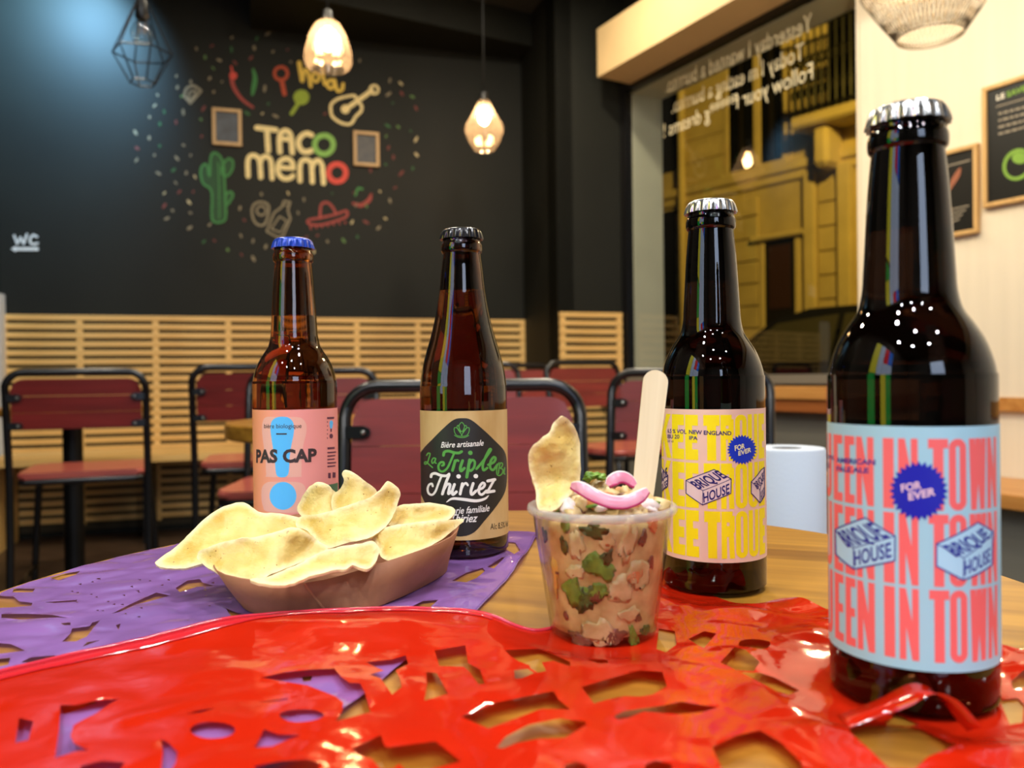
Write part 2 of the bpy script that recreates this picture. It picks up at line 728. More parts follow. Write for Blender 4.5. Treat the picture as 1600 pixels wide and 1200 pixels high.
def block(ch, x0, x1, y0, y1, s, b=None):
    """polygons of a heavy condensed capital in a box; s stem width, b bar height"""
    b = b or s
    out = []
    w = x1 - x0
    s = min(s, w * {'N': 0.35, 'R': 0.40, 'O': 0.40, 'U': 0.40, 'E': 0.56, 'K': 0.45}.get(ch, 1.0))

    def ring(open_top=False):
        ro = w / 2
        ri = max(ro - s, w * 0.06)
        cx = (x0 + x1) / 2
        pts_o, pts_i = [], []
        yb, yt = y0 + ro, y1 - ro
        N = 10
        seq = []
        if not open_top:
            for k in range(N + 1):
                a = math.pi * k / N
                seq.append((math.cos(a), math.sin(a), yt))
        else:
            seq += [(1, 0, y1), (-1, 0, y1)]
        for k in range(N + 1):
            a = math.pi + math.pi * k / N
            seq.append((math.cos(a), math.sin(a), yb))
        n = len(seq)
        for i in range(n):
            c0 = seq[i]
            c1 = seq[(i + 1) % n]
            if open_top and i == 0:
                continue
            out.append([(cx + c0[0] * ro, c0[2] + c0[1] * ro), (cx + c1[0] * ro, c1[2] + c1[1] * ro),
                        (cx + c1[0] * ri, c1[2] + c1[1] * ri), (cx + c0[0] * ri, c0[2] + c0[1] * ri)])
    if ch == 'I':
        out.append(rect(x0, x1, y0, y1))
    elif ch in 'EL':
        out.append(rect(x0, x0 + s, y0, y1))
        out.append(rect(x0, x1, y0, y0 + b))
        if ch == 'E':
            out.append(rect(x0, x1, y1 - b, y1))
            ym = (y0 + y1) / 2
            out.append(rect(x0, x1 - w * .06, ym - b / 2, ym + b / 2))
    elif ch == 'N':
        out.append(rect(x0, x0 + s, y0, y1))
        out.append(rect(x1 - s, x1, y0, y1))
        out.append([(x0, y1), (x0 + s, y1), (x1, y0), (x1 - s, y0)])
    elif ch == 'T':
        cx = (x0 + x1) / 2
        out.append(rect(x0, x1, y1 - b, y1))
        out.append(rect(cx - s / 2, cx + s / 2, y0, y1))
    elif ch == 'O':
        ring()
    elif ch == 'Q':
        ring()
        out.append([(x1 - s * 1.1, y0 + s), (x1 - s * .2, y0 + s * 1.2), (x1 + s * .3, y0 - s * .1), (x1 - s * .7, y0 - s * .1)])
    elif ch == 'U':
        ring(True)
    elif ch == 'W':
        q = w / 4
        t = s * 0.72
        for (a, c) in ((0, 1), (2, 1), (2, 3), (4, 3)):
            xa = x0 + q * a
            xb = x0 + q * c
            xa = min(max(xa, x0 + t / 2), x1 - t / 2)
            out.append([(xa - t / 2, y1), (xa + t / 2, y1), (xb + t / 2, y0), (xb - t / 2, y0)])
    elif ch == 'K':
        ym = (y0 + y1) / 2
        out.append(rect(x0, x0 + s, y0, y1))
        out.append([(x0 + s * .6, ym - s * .2), (x1 - s, y1), (x1, y1), (x0 + s * .6, ym - s * 1.6)])
        out.append([(x0 + s * .9, ym + s * .3), (x0 + s * 1.5, ym + s * 1.2), (x1 + s * .1, y0), (x1 - s * .95, y0)])
    elif ch == 'R':
        ym = y0 + (y1 - y0) * .46
        out.append(rect(x0, x0 + s, y0, y1))
        out.append(rect(x0, x1 - s * .4, y1 - b, y1))
        out.append(rect(x0, x1 - s * .4, ym, ym + b))
        out.append(rect(x1 - s, x1, ym + b * .4, y1 - b * .4))
        out.append([(x1 - s * 1.2, ym + b * .5), (x1 - s * .2, ym + b * .5), (x1, y0), (x1 - s, y0)])
    return out

# ------------------------------------------------------------------ the room: directions of its walls
WA = R(17.5)
wd = Vector((math.cos(WA), math.sin(WA), 0))      # along the back wall, to the right
wn = Vector((math.sin(WA), -math.cos(WA), 0))     # back wall, into the room
D0 = 5.17


def wall_at(px):
    u = (px - 800) / FPX
    y = D0 / (1 - u * math.tan(WA))
    return Vector((u * y, y, 0))


A = wall_at(3)
Q1 = wall_at(820)
Q2 = Q1 + wn * 0.62
rd = Vector((0.56, -1, 0)).normalized()           # along the window wall, towards the camera
rn = Vector((rd.y, -rd.x, 0))                     # into the room
u_ = (978 - 800) / FPX
k_ = (u_ * Q2.y - Q2.x) / (wd.x - u_ * wd.y)
C = Q2 + wd * k_
REND = C + rd * 7.4
LM = A + wn * 3.0
LB = Vector((LM.x, -3.3, 0))
RB = Vector((REND.x, -3.3, 0))
ROOM = [A, LM, LB, RB, REND, C, Q2, Q1]


def rs(px, off=0.0):
    """distance along the window wall at which the plane (moved into the room by off) shows at column px"""
    o = C + rn * off
    u = (px - 800) / FPX
    return (u * o.y - o.x) / (rd.x - u * rd.y)


m_black = mat('chalk_black_paint', (22, 23, 17), rough=0.62, var=0.12, vscale=3, spec=0.3)
m_cream = mat('cream_wood_panel', (228, 216, 192), rough=0.5, var=0.05, vscale=8, stretch=(3, 3, 0.12))
m_rear = mat('dim_brown_plaster', (74, 68, 60), rough=0.7, var=0.03, vscale=4)
m_soffit = mat('beige_box_beam', (206, 178, 130), rough=0.6, var=0.04, vscale=6)
m_light = mat('lit_wall_pale', (196, 192, 184), rough=0.7, var=0.03, vscale=4)
m_dark_ceil = mat('dark_ceiling_paint', (40, 40, 36), rough=0.8, var=0.05, vscale=3)
m_pine = wood('pine_slats', (208, 164, 92), (232, 194, 124), rough=0.45, scale=3, along='x')
m_blackmetal = mat('black_metal', (16, 16, 17), rough=0.28, spec=0.6, bump=0.05, bscale=200)
m_grey = mat('grey_panel_paint', (110, 108, 98), rough=0.6, var=0.04, vscale=5)
m_reveal = mat('window_reveal_paint', (214, 212, 190), rough=0.7, var=0.05, vscale=5)


def wall(name, a, b, outn, z0, z1, m, th=0.15):
    bm = bmesh.new()
    o = outn * th
    prism(bm, [a, b, b + o, a + o], z0, z1)
    bmesh.ops.recalc_face_normals(bm, faces=bm.faces[:])
    return tag(obj(name, bm, m), kind='structure')


W_BACK = wall('wall_back', A, Q1, -wn, 0, CEIL, m_black)
W_RET = wall('wall_back_return', Q1 - wn * 0.15, Q2, wd, 0, CEIL, m_black, 0.10)
W_BACK2 = wall('wall_back_corner', Q2, C + wd * 0.1, -wn, 0, CEIL, m_black)
W_LEFT = wall('wall_left', A, LM, -wd, 0, CEIL, m_black)
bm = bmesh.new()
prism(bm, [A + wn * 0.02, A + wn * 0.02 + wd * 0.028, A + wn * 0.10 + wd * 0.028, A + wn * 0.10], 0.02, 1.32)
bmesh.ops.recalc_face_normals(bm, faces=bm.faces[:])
tag(obj('lit_wall_strip', bm, m_light), kind='structure')  # pale strip added in place of the bluish-lit edge of the left wall
wall('wall_left_rear', LM, LB, Vector((-1, 0, 0)), 0, CEIL, m_rear)
wall('wall_rear', LB, RB, Vector((0, -1, 0)), 0, CEIL, m_rear)
wall('wall_right_rear', RB, REND, Vector((1, 0, 0)), 0, CEIL, m_cream)

# window wall with its opening
WZ0, WZ1 = 0.80, 2.50
S0, S1 = rs(985), rs(1347)
RT = 0.25
wall('wall_right_corner', C - rd * 0.05, C + rd * S0, -rn, 0, CEIL, m_black, RT)
W_RIGHT = wall('wall_right', C + rd * S1, REND, -rn, 0, CEIL, m_cream, RT)
wall('wall_right_lower', C + rd * S0, C + rd * S1, -rn, 0, WZ0, m_grey, RT)
wall('wall_right_upper', C + rd * S0, C + rd * S1, -rn, WZ1 + 0.04, CEIL, m_black, RT)

bm = bmesh.new()
prism(bm, [p + (p - Vector((0.3, 1, 0))).normalized() * 0.2 for p in ROOM], CEIL, CEIL + 0.1)
bmesh.ops.recalc_face_normals(bm, faces=bm.faces[:])
tag(obj('ceiling', bm, m_dark_ceil), kind='structure')
bm = bmesh.new()
prism(bm, ROOM, -0.1, 0.0)
bmesh.ops.recalc_face_normals(bm, faces=bm.faces[:])
m_floor = wood('floor_boards', (52, 38, 28), (78, 58, 42), rough=0.4, scale=3, along='x', rotz=0.5)
tag(obj('floor', bm, m_floor), kind='structure')

# dark beam under the ceiling on the back wall
bm = bmesh.new()
a_ = wall_at(400)
prism(bm, [Q1, a_, a_ + wn * 0.55, Q1 + wn * 0.22], 2.90, CEIL)
bmesh.ops.recalc_face_normals(bm, faces=bm.faces[:])
tag(obj('trim_1', bm, m_black), kind='structure')

# pale box beam over the window
s_ = rs(939, 0.25)
bm = bmesh.new()
prism(bm, [C + rd * s_, C + rd * 7.2, C + rd * 7.2 + rn * 0.25, C + rd * s_ + rn * 0.25], 2.53, 2.80)
bmesh.ops.recalc_face_normals(bm, faces=bm.faces[:])
tag(obj('trim_2', bm, m_soffit), kind='structure')

# ---- window: black inner frame, pale reveal, pane, sill, mirror-written lettering
WIN = empty('window_1', C + rd * ((S0 + S1) / 2), kind='structure', rz=math.atan2(rd.y, rd.x))


def wl(s, off, z):
    return C + rd * s + rn * off + Vector((0, 0, z))


def wbox(name, s0, s1, o0, o1, z0, z1, m, parent=None, bev=0.0):
    bm = bmesh.new()
    prism(bm, [wl(s0, o0, 0), wl(s1, o0, 0), wl(s1, o1, 0), wl(s0, o1, 0)], z0, z1)
    bmesh.ops.recalc_face_normals(bm, faces=bm.faces[:])
    if bev:
        bmesh.ops.bevel(bm, geom=bm.edges[:], offset=bev, segments=2, affect='EDGES')
    return obj(name, bm, m, parent, world_space=True)


wbox('frame', S0 - 0.05, S0 + 0.004, -0.03, 0.02, WZ0 + 0.04, WZ1 + 0.05, m_blackmetal, WIN)
wbox('frame', S0, S1, -0.03, 0.02, WZ1, WZ1 + 0.05, m_blackmetal, WIN)
wbox('reveal', S0, S0 + 0.01, -RT, -0.03, WZ0, WZ1, m_reveal, WIN)
wbox('reveal', S0, S1, -RT, -0.03, WZ1 - 0.004, WZ1 + 0.04, m_reveal, WIN)
wbox('jamb', S1 - 0.012, S1 + 0.002, -RT, 0.004, WZ0, WZ1, m_cream, WIN)
wbox('sill', S0, S1, -RT, 0.03, WZ0, WZ0 + 0.042, m_grey, WIN)
m_pane = thin_glass('window_pane_glass', (0.93, 0.94, 0.92, 1), fres=1.2, rough=0.0)
wbox('pane', S0, S1, -0.022, -0.02, WZ0 + 0.04, WZ1, m_pane, WIN)
p0w = C + rn * -0.017


def wconv(p):
    q = PP(p[0], p[1], p0w, rn) - p0w
    return (q.dot(rd), q.z)


m_vinyl = mat('frosted_white_vinyl', (208, 196, 160), rough=0.7, emit=None)
ar = Art(wconv)
ar.text('Yesterday I wanted a burrito.', (1269, 48), (1040, 146), (1269, 17), bold=0.0, ref=0.72)
ar.text("Today I'm eating a burrito.", (1256, 92), (1050, 177), (1256, 64), bold=0.0, ref=0.72)
ar.text('Follow your f*****g dreams !', (1270, 123), (1037, 215), (1270, 95), bold=0.0, ref=0.72)
ar.build('lettering', m_vinyl, WIN, lambda x, z: p0w + rd * x + Vector((0, 0, z)))

# ledge under the window, batten and wall bench on the right
m_oak_ledge = wood('oak_ledge', (176, 118, 56), (202, 146, 78), rough=0.4, scale=3, along='x')
m_oak_dark = wood('oak_ledge_edge', (140, 78, 36), (164, 98, 48), rough=0.4, scale=3, along='x')
LEDGE = empty('window_ledge', wl((S0 + S1) / 2, 0.1, 0), 'wooden shelf ledge with darker front board running under the street window', 'shelf',
              rz=math.atan2(rd.y, rd.x))
wbox('shelf_board', S0 - 0.2, S1 - 0.02, 0.0, 0.20, 0.735, 0.788, m_oak_ledge, LEDGE, 0.003)
wbox('front_board', S0 - 0.2, S1 - 0.02, 0.02, 0.19, 0.68, 0.734, m_oak_dark, LEDGE, 0.003)
wbox('base_panel', S0 - 0.2, S1 - 0.02, 0.03, 0.14, 0.0, 0.68, m_grey, LEDGE)
BEN = empty('wall_bench', wl(rs(1590), 0.2, 0), 'wooden seat bench with grey base along the cream wall, beside the largest bottle', 'bench',
            rz=math.atan2(rd.y, rd.x))
sA, sB = S1 + 0.12, S1 + 3.0
wbox('seat_board', sA, sB, 0.0, 0.42, 0.425, 0.47, m_oak_ledge, BEN, 0.004)
wbox('base_panel', sA + 0.02, sB - 0.02, 0.02, 0.36, 0.0, 0.425, m_grey, BEN)
tb = wbox('trim_3', S1 + 0.06, sB, 0.0, 0.02, 0.705, 0.752, m_oak_ledge)
tag(tb, kind='structure')

# ---- pine slats on the back wall, every slat and batten a piece of its own
SL_TOP, SL_PITCH, SL_H = 1.215, 0.0482, 0.0295
m_slatback = mat('slat_backing', (58, 50, 34), rough=0.8)


def slat_panel(parent, a, length, tag_gap, bat):
    M0 = Matrix.Translation(a) @ Matrix.Rotation(WA, 4, 'Z')

    def piece(name, x0, x1, y0, y1, z0, z1, me=None):
        if me is None:
            bm = bmesh.new()
            box(bm, (x0, -y1, z0), (x1, -y0, z1), bevel=0.0015)
            o = obj(name, bm, m_pine, parent, smooth=False)
        else:
            o = link(name, me, parent)
        o.matrix_world = M0
        return o
    bm = bmesh.new()
    box(bm, (0, -0.006, 0.03), (length, 0, SL_TOP))
    o = obj('backing', bm, m_slatback, parent)
    o.matrix_world = M0
    first = piece('slat', 0, length, 0.010, 0.028, SL_TOP - SL_H, SL_TOP)
    n = int((SL_TOP - 0.08) / SL_PITCH)
    for i in range(1, n + 1):
        o = link('slat', first.data, parent)
        o.matrix_world = M0 @ Matrix.Translation((0, 0, -i * SL_PITCH))
    fb = None
    for x in bat:
        if fb is None:
            fb = piece('batten', 0, 0.032, 0.006, 0.026, 0.06, SL_TOP - 0.002)
            fb.matrix_world = M0 @ Matrix.Translation((x, 0, 0))
        else:
            o = link('batten', fb.data, parent)
            o.matrix_world = M0 @ Matrix.Translation((x, 0, 0))


L1 = (Q1 - A).length
bats = [(wall_at(px) - A).length - 0.016 for px in (8, 127, 245, 358, 460, 558, 653, 740)] + [L1 - 0.034]
slat_panel(W_BACK, A, L1 - 0.002, None, bats)
L2 = (C - Q2).length
e2 = Q2 + wd * 0.0
slat_panel(W_BACK2, e2, L2 - 0.03, None, [0.004, L2 - 0.065])

# ---- chalk mural on the back wall
mu0 = A + wn * 0.003


def mconv(p):
    q = PP(p[0], p[1], mu0, wn) - mu0
    return (q.dot(wd), q.z)


def mplace(x, z):
    return mu0 + wd * x + Vector((0, 0, z))


def c3(*pts):
    return [(380 + x / 8.889, 180 + y / 8.889) for x, y in pts]


def c2(*pts):
    return [(200 + x / 3.333, 80 + y / 3.333) for x, y in pts]


def chalk(name, col):
    return mat(name, col, rough=0.75, var=0.12, vscale=60)


k_cream = chalk('mural_cream_paint', (226, 208, 150))
k_green = chalk('mural_green_paint', (128, 176, 88))
k_red = chalk('mural_red_paint', (206, 78, 66))
k_cactus = chalk('mural_cactus_green', (62, 124, 66))
k_cactus2 = chalk('mural_cactus_dark_green', (38, 72, 42))
k_yellow = chalk('mural_yellow_paint', (222, 190, 84))
k_grey = chalk('mural_grey_chalk', (132, 122, 98))
k_pink = chalk('mural_brick_red', (150, 66, 60))
k_orange = chalk('mural_orange_red', (170, 72, 44))
k_lime = chalk('mural_lime_green', (140, 160, 54))
k_white = chalk('wall_sign_white', (215, 216, 212))

ar = Art(mconv)
W8 = 8.6
ar.stroke(c3((190, 172), (455, 205)), W8)
ar.stroke(c3((330, 195), (347, 495)), W8)
ar.stroke(c3((510, 510), (503, 340), (525, 250), (585, 215), (645, 250), (668, 340), (682, 522)), W8, smooth=5)
ar.stroke(c3((515, 322), (660, 338)), W8 * .9, rnd=False)
ar.stroke(c3((950, 275), (890, 253), (820, 280), (772, 350), (775, 430), (820, 495), (885, 512), (945, 492)), W8, smooth=5)
ar.stroke(c3((68, 845), (64, 650), (95, 570), (160, 560), (215, 605), (235, 690), (245, 862)), W8 * .92, smooth=5)
ar.stroke(c3((235, 680), (258, 600), (320, 570), (375, 615), (393, 700), (402, 876)), W8 * .92, smooth=5)
ar.stroke(c3((485, 722), (690, 738)), W8 * .8)
ar.stroke(c3((695, 735), (680, 655), (635, 612), (575, 605), (510, 645), (480, 725), (492, 810), (545, 870), (606, 884), (662, 868), (690, 842)),
          W8 * .92, smooth=4)
ar.stroke(c3((790, 912), (788, 710), (820, 632), (885, 618), (940, 665), (953, 750), (960, 928)), W8 * .92, smooth=5)
ar.stroke(c3((955, 735), (985, 655), (1045, 628), (1092, 685), (1103, 760), (1116, 945)), W8 * .92, smooth=5)
ar.build('painted_lettering', k_cream, W_BACK, mplace)


def circ(cx, cy, r, n=28):
    return [(cx + r * math.cos(k / n * math.tau), cy + r * math.sin(k / n * math.tau)) for k in range(n)]


ar = Art(mconv)
ar.stroke(c3(*circ(1122, 410, 130)), W8, closed=True)
ar.build('painted_letter_o', k_green, W_BACK, mplace)
ar = Art(mconv)
ar.stroke(c3(*circ(1305, 800, 122)), W8, closed=True)
ar.build('painted_letter_o', k_red, W_BACK, mplace)
# cactus
cp = c2((430, 560), (445, 530), (478, 545), (498, 600), (506, 740), (510, 860), (492, 888), (452, 890), (436, 860), (435, 730), (392, 690), (378, 640),
        (386, 598), (410, 592), (425, 650))
arm1 = c2((492, 640), (490, 600), (520, 560), (545, 572), (545, 612), (518, 650))
arm2 = c2((508, 750), (534, 732), (546, 756), (512, 802))
ar = Art(mconv)
ar.spoly(cp)
ar.spoly(arm1)
ar.spoly(arm2)
ar.build('painted_cactus_body', k_cactus2, W_BACK, lambda x, z: mplace(x, z) + wn * 0.0004)
ar = Art(mconv)
for q in (cp, arm1, arm2):
    ar.stroke(q, 3.4, closed=True, smooth=4)
ar.stroke(c2((470, 580), (474, 700), (476, 870)), 2.0, smooth=4)
ar.build('painted_cactus', k_cactus, W_BACK, lambda x, z: mplace(x, z) + wn * 0.0008)
# guitar
ar = Art(mconv)
ar.stroke(c2((1060, 275), (1090, 250), (1140, 236), (1180, 232), (1192, 256), (1216, 282), (1214, 312), (1186, 340), (1160, 378), (1112, 374), (1066, 342),
             (1056, 305)), 4.6, closed=True, smooth=4)
ar.stroke(c2((1140, 298), (1270, 205)), 7.5)
ar.stroke(c2(*circ(1282, 200, 22)), 4, closed=True)
ar.ellipse(*c2((1132, 302))[0], 7, 7)
ar.build('painted_guitar', k_cream, W_BACK, mplace)
# sombrero
ar = Art(mconv)
ar.stroke(c2((940, 880), (1000, 868), (1080, 850), (1136, 832), (1138, 860), (1080, 885), (1000, 905), (945, 900)), 4, closed=True, smooth=4)
ar.stroke(c2((1000, 860), (1006, 800), (1036, 788), (1062, 808), (1085, 848)), 4, smooth=4)
for k in range(7):
    x = 950 + k * 30
    ar.stroke(c2((x, 912 - k * 4), (x + 2, 926 - k * 5)), 2.4)
ar.build('painted_sombrero', k_pink, W_BACK, mplace)
# liquor bottle and skull
ar = Art(mconv)
ar.stroke(c2((722, 938), (760, 842), (800, 812), (812, 780), (845, 786), (832, 828), (846, 872), (808, 962), (782, 970)), 3.0, closed=True)
ar.stroke(c2((745, 925), (790, 860), (828, 885), (795, 945)), 2.4, closed=True)
ar.stroke(c2((812, 800), (838, 806)), 2.4)
ar.build('painted_flask', k_grey, W_BACK, mplace)
ar = Art(mconv)
ar.stroke(c2((645, 830), (660, 795), (700, 785), (732, 805), (730, 850), (712, 900), (680, 905), (655, 880)), 3.4, closed=True, smooth=4)
ar.stroke(c2(*circ(694, 830, 24)), 3.0, closed=True)
ar.build('painted_cup', k_grey, W_BACK, mplace)
# chillies, maracas
ar = Art(mconv)
ar.stroke(c2((540, 120), (545, 170), (570, 220), (605, 260), (650, 292)), 7.0, smooth=5, taper=lambda t: 1.0 - .45 * t)
ar.build('painted_chilli', k_pink, W_BACK, mplace)
ar = Art(mconv)
ar.ellipse(*c2((548, 128))[0], 6, 6)
ar.stroke(c2((545, 118), (538, 80)), 2.5)
ar.build('painted_chilli_top', k_red, W_BACK, lambda x, z: mplace(x, z) + wn * 0.0004)
ar = Art(mconv)
ar.stroke(c2((652, 95), (662, 140), (655, 190), (648, 225)), 7.5, smooth=4, taper=lambda t: .5 + math.sin(t * 3.0) * .5)
ar.build('painted_chilli', k_cactus, W_BACK, mplace)
ar = Art(mconv)
ar.stroke(c2(*circ(797, 116, 34)), 5, closed=True)
ar.stroke(c2((800, 150), (815, 222)), 7)
ar.build('painted_maraca', k_orange, W_BACK, mplace)
ar = Art(mconv)
ar.ellipse(*c2((903, 240))[0], 12.5, 12)
ar.stroke(c2((885, 275), (852, 325)), 6)
ar.build('painted_maraca', k_lime, W_BACK, mplace)
ar = Art(mconv)
ar.stroke(c2((292, 232), (305, 195), (340, 180), (380, 205)), 4, smooth=4)
ar.stroke(c2((380, 208), (325, 270), (293, 235)), 4)
ar.stroke(c2((315, 232), (330, 208), (355, 212), (325, 250)), 3, smooth=4, closed=True)
ar.build('painted_lime_wedge', k_grey, W_BACK, mplace)
ar = Art(mconv)
ar.stroke(c2((1172, 792), (1215, 802), (1255, 775), (1266, 745)), 6.5, smooth=4, taper=lambda t: .55 + .5 * math.sin(t * 3))
ar.build('painted_chilli', k_pink, W_BACK, mplace)
ar = Art(mconv)
ar.stroke(c2((1185, 750), (1198, 715), (1220, 718)), 3.5, smooth=4)
ar.build('painted_leaf', k_cactus, W_BACK, mplace)
# 'hola'
ar = Art(mconv)
ar.stroke(c2((892, 60), (900, 110), (908, 152)), 7)
ar.stroke(c2((912, 135), (922, 98), (938, 110), (952, 182)), 5.5, smooth=4)
ar.stroke(c2(*[(978 + 17 * math.cos(t), 135 + 24 * math.sin(t)) for t in [k / 14 * math.tau for k in range(14)]]), 5, closed=True)
ar.stroke(c2((1012, 80), (1016, 130), (1026, 172)), 5.5, smooth=4)
ar.stroke(c2(*[(1056 + 18 * math.cos(t), 172 + 22 * math.sin(t)) for t in [k / 14 * math.tau for k in range(14)]]), 5, closed=True)
ar.stroke(c2((1076, 150), (1090, 205), (1115, 200), (1120, 170)), 5, smooth=4)
ar.build('painted_lettering', k_yellow, W_BACK, mplace)
# confetti
rng = random.Random(11)
conf = {k: Art(mconv) for k in range(5)}
cm = [k_grey, chalk('mural_dull_green', (88, 120, 66)), chalk('mural_dull_red', (112, 56, 50)), chalk('mural_dull_cream', (186, 172, 130)), chalk('mural_deep_green', (48, 92, 52))]
busy = [(360, 185, 560, 300), (325, 160, 385, 235), (545, 195, 600, 265), (310, 235, 370, 350), (355, 100, 405, 172), (420, 98, 500, 180),
        (510, 120, 600, 200), (385, 305, 460, 375), (475, 305, 548, 362), (465, 60, 560, 145), (285, 130, 320, 165)]
seen = []
tries = 0
while len(seen) < 118 and tries < 6000:
    tries += 1
    t = rng.uniform(0, math.tau)
    r_ = math.sqrt(rng.uniform(0.03, 1.0))
    x = 436 + r_ * 228 * math.cos(t)
    y = 225 + r_ * 182 * math.sin(t)
    if any(a[0] < x < a[2] and a[1] < y < a[3] for a in busy) or any(math.hypot(x - q[0], y - q[1]) < 15 for q in seen):
        continue
    seen.append((x, y))
    w = rng.uniform(1.3, 2.3)
    conf[rng.choice([0, 0, 0, 1, 2, 2, 3, 4])].ellipse(x, y, w, w * rng.uniform(1.3, 2.8), rng.uniform(-1.2, 1.2), 10)
for k, a_ in conf.items():
    tag(a_.build('painted_confetti', cm[k], W_BACK, mplace), kind='stuff')
# WC sign with arrow
ar = Art(mconv)
ar.stroke([(22, 368), (27, 381), (32, 371), (37, 381), (42, 366)], 3.2)
ar.stroke([(58, 370), (52, 367), (47, 372), (47, 379), (52, 382), (59, 380)], 3.2)
ar.stroke([(22, 389), (60, 389)], 5.0, rnd=False)
ar.poly([(17, 389), (25, 384), (25, 394)])
ar.build('painted_sign', k_white, W_BACK, mplace)


# framed pictures
m_frame = wood('pale_oak_frame', (176, 142, 92), (198, 164, 112), rough=0.5, scale=3, along='z')
def picture(px0, py0, px1, py1, px2, py2, px3, py3, label, seed):
    c = [PP(x, y, A + wn * 0.02, wn) for x, y in ((px0, py0), (px1, py1), (px2, py2), (px3, py3))]
    lo_s = min((p - mu0).dot(wd) for p in c)
    hi_s = max((p - mu0).dot(wd) for p in c)
    zc = sum(p.z for p in c) / 4
    h = (c[3].z + c[2].z - c[0].z - c[1].z) / 2
    h = abs(h)
    ctr = A + wd * ((lo_s + hi_s) / 2) + Vector((0, 0, zc - h / 2))
    w = hi_s - lo_s
    t = empty('picture_frame', ctr + wn * 0.002, label, 'picture', 'picture frames beside the painted lettering', rz=WA)
    b = 0.019
    for (x0, x1, z0, z1) in ((-w / 2, w / 2, 0, b), (-w / 2, w / 2, h - b, h), (-w / 2, -w / 2 + b, b, h - b), (w / 2 - b, w / 2, b, h - b)):
        bm = bmesh.new()
        box(bm, (x0, -0.022, z0), (x1, 0, z1), bevel=0.002)
        obj('frame_bar', bm, m_frame, t)
    bm = bmesh.new()
    box(bm, (-w / 2 + b, -0.008, b), (w / 2 - b, 0, h - b))
    obj('picture', bm, mat('dark_photo_print_%d' % seed, (20, 22, 26), rough=0.35, col2=(58, 64, 76) if seed == 0 else (62, 54, 46),
                           vscale=16 + 6 * seed), t)


picture(331, 168, 377, 171, 378, 228, 332, 226, 'oak framed dark blue-grey print hanging above the painted cactus', 0)
picture(552, 204, 592, 207, 593, 261, 553, 258, 'smaller oak framed dark brown print beside the red painted letter', 1)

# cool wall washer at the top of the back wall near its corner
wp = PP(95, -20, A + wn * 0.45, wn)
wp.z = 2.98
lamp('SPOT', 'wall_washer_beam', wp, 190, (0.30, 0.64, 1.0), 0.03, PP(90, 60, A, wn), spot=120)
WW = empty('ceiling_spotlight', (wp.x, wp.y, CEIL - 0.005), 'small black ceiling spotlight washing the dark wall corner with blue light', 'ceiling light')
bm = bmesh.new()
lathe(bm, [(0.0, 0.0), (0.035, 0.0), (0.035, -0.09), (0.03, -0.09), (0.03, -0.02), (0, -0.02)], 20)
obj('housing', bm, m_blackmetal, WW, smooth=True, angle=40)

# housings of the recessed downlights
m_trim = mat('downlight_rim', (210, 208, 200), rough=0.4)
m_lens = mat('downlight_lens', (255, 250, 240), rough=0.4, emit=(255, 236, 208), estr=9)
dl = None
for i, (x, y) in enumerate(DOWNLIGHTS + WARMLIGHTS):
    if dl is None:
        dl = empty('recessed_downlight', (x, y, CEIL - 0.012), 'round recessed ceiling downlight out of view, the warm ones added to brighten the slats', 'ceiling light',
                   'recessed downlights')
        bm = bmesh.new()
        lathe(bm, [(0.065, 0.012), (0.085, 0.012), (0.085, 0.0), (0.068, -0.006), (0.065, 0.006)], 28)
        obj('rim', bm, m_trim, dl, smooth=True, angle=30)
        bm = bmesh.new()
        lathe(bm, [(0, 0.004), (0.065, 0.004), (0.065, 0.011), (0, 0.011)], 28, flip=True)
        obj('lens', bm, m_lens, dl)
    else:
        c_ = copy_tree(dl)
        c_.location = (x, y, CEIL - 0.012)

# ------------------------------------------------------------------ street outside
fd = Vector((-0.8, 1, 0)).normalized()
fr = -fd
fn = Vector((fd.y * -1, fd.x, 0))
if fn.y > 0:
    fn = -fn
f0 = P(1200, 400, 10.0)
f0.z = 0
m_stone = mat('facade_stone', (196, 178, 140), rough=0.85, var=0.14, vscale=2.5, bump=0.3, bscale=14)
m_stone2 = mat('facade_smooth_stone', (206, 188, 150), rough=0.85, var=0.1, vscale=3)
m_fwin = mat('dark_window_glass', (16, 17, 18), rough=0.12)
m_fdoor = mat('dark_door_wood', (26, 22, 18), rough=0.5)
m_iron = mat('wrought_iron', (12, 11, 10), rough=0.5)
m_asphalt = mat('asphalt', (46, 46, 46), rough=0.9, var=0.15, vscale=20)


def fs(px, py, off=0.0):
    p = PP(px, py, f0 + fn * off, fn)
    return ((p - f0).dot(fr), p.z)


FAC = empty('stone_building', f0, 'yellow-lit stone town house across the street seen through the window', 'building',
            rz=math.atan2(fr.y, fr.x))


def fbox(name, s0, s1, z0, z1, o0, o1, m, parent=None, bev=0.0):
    bm = bmesh.new()

    def q(s, o):
        return f0 + fr * s + fn * o
    prism(bm, [q(s0, o0), q(s1, o0), q(s1, o1), q(s0, o1)], z0, z1)
    bmesh.ops.recalc_face_normals(bm, faces=bm.faces[:])
    if bev:
        bmesh.ops.bevel(bm, geom=bm.edges[:], offset=bev, segments=1, affect='EDGES')
    o = obj(name, bm, m, FAC, world_space=True)
    return o


fbox('wall', -6, 6, -0.1, 9, -0.3, 0.0, m_stone)
zc = fs(1150, 283)[1]
fbox('cornice', -6, 6, zc - 0.05, zc + 0.07, 0, 0.09, m_stone2, bev=0.02)
fbox('cornice_moulding', -6, 6, zc - 0.16, zc - 0.05, 0, 0.05, m_stone2, bev=0.02)
dl_s, dr_s = fs(1197, 450)[0], fs(1244, 450)[0]
zd = fs(1220, 374)[1]
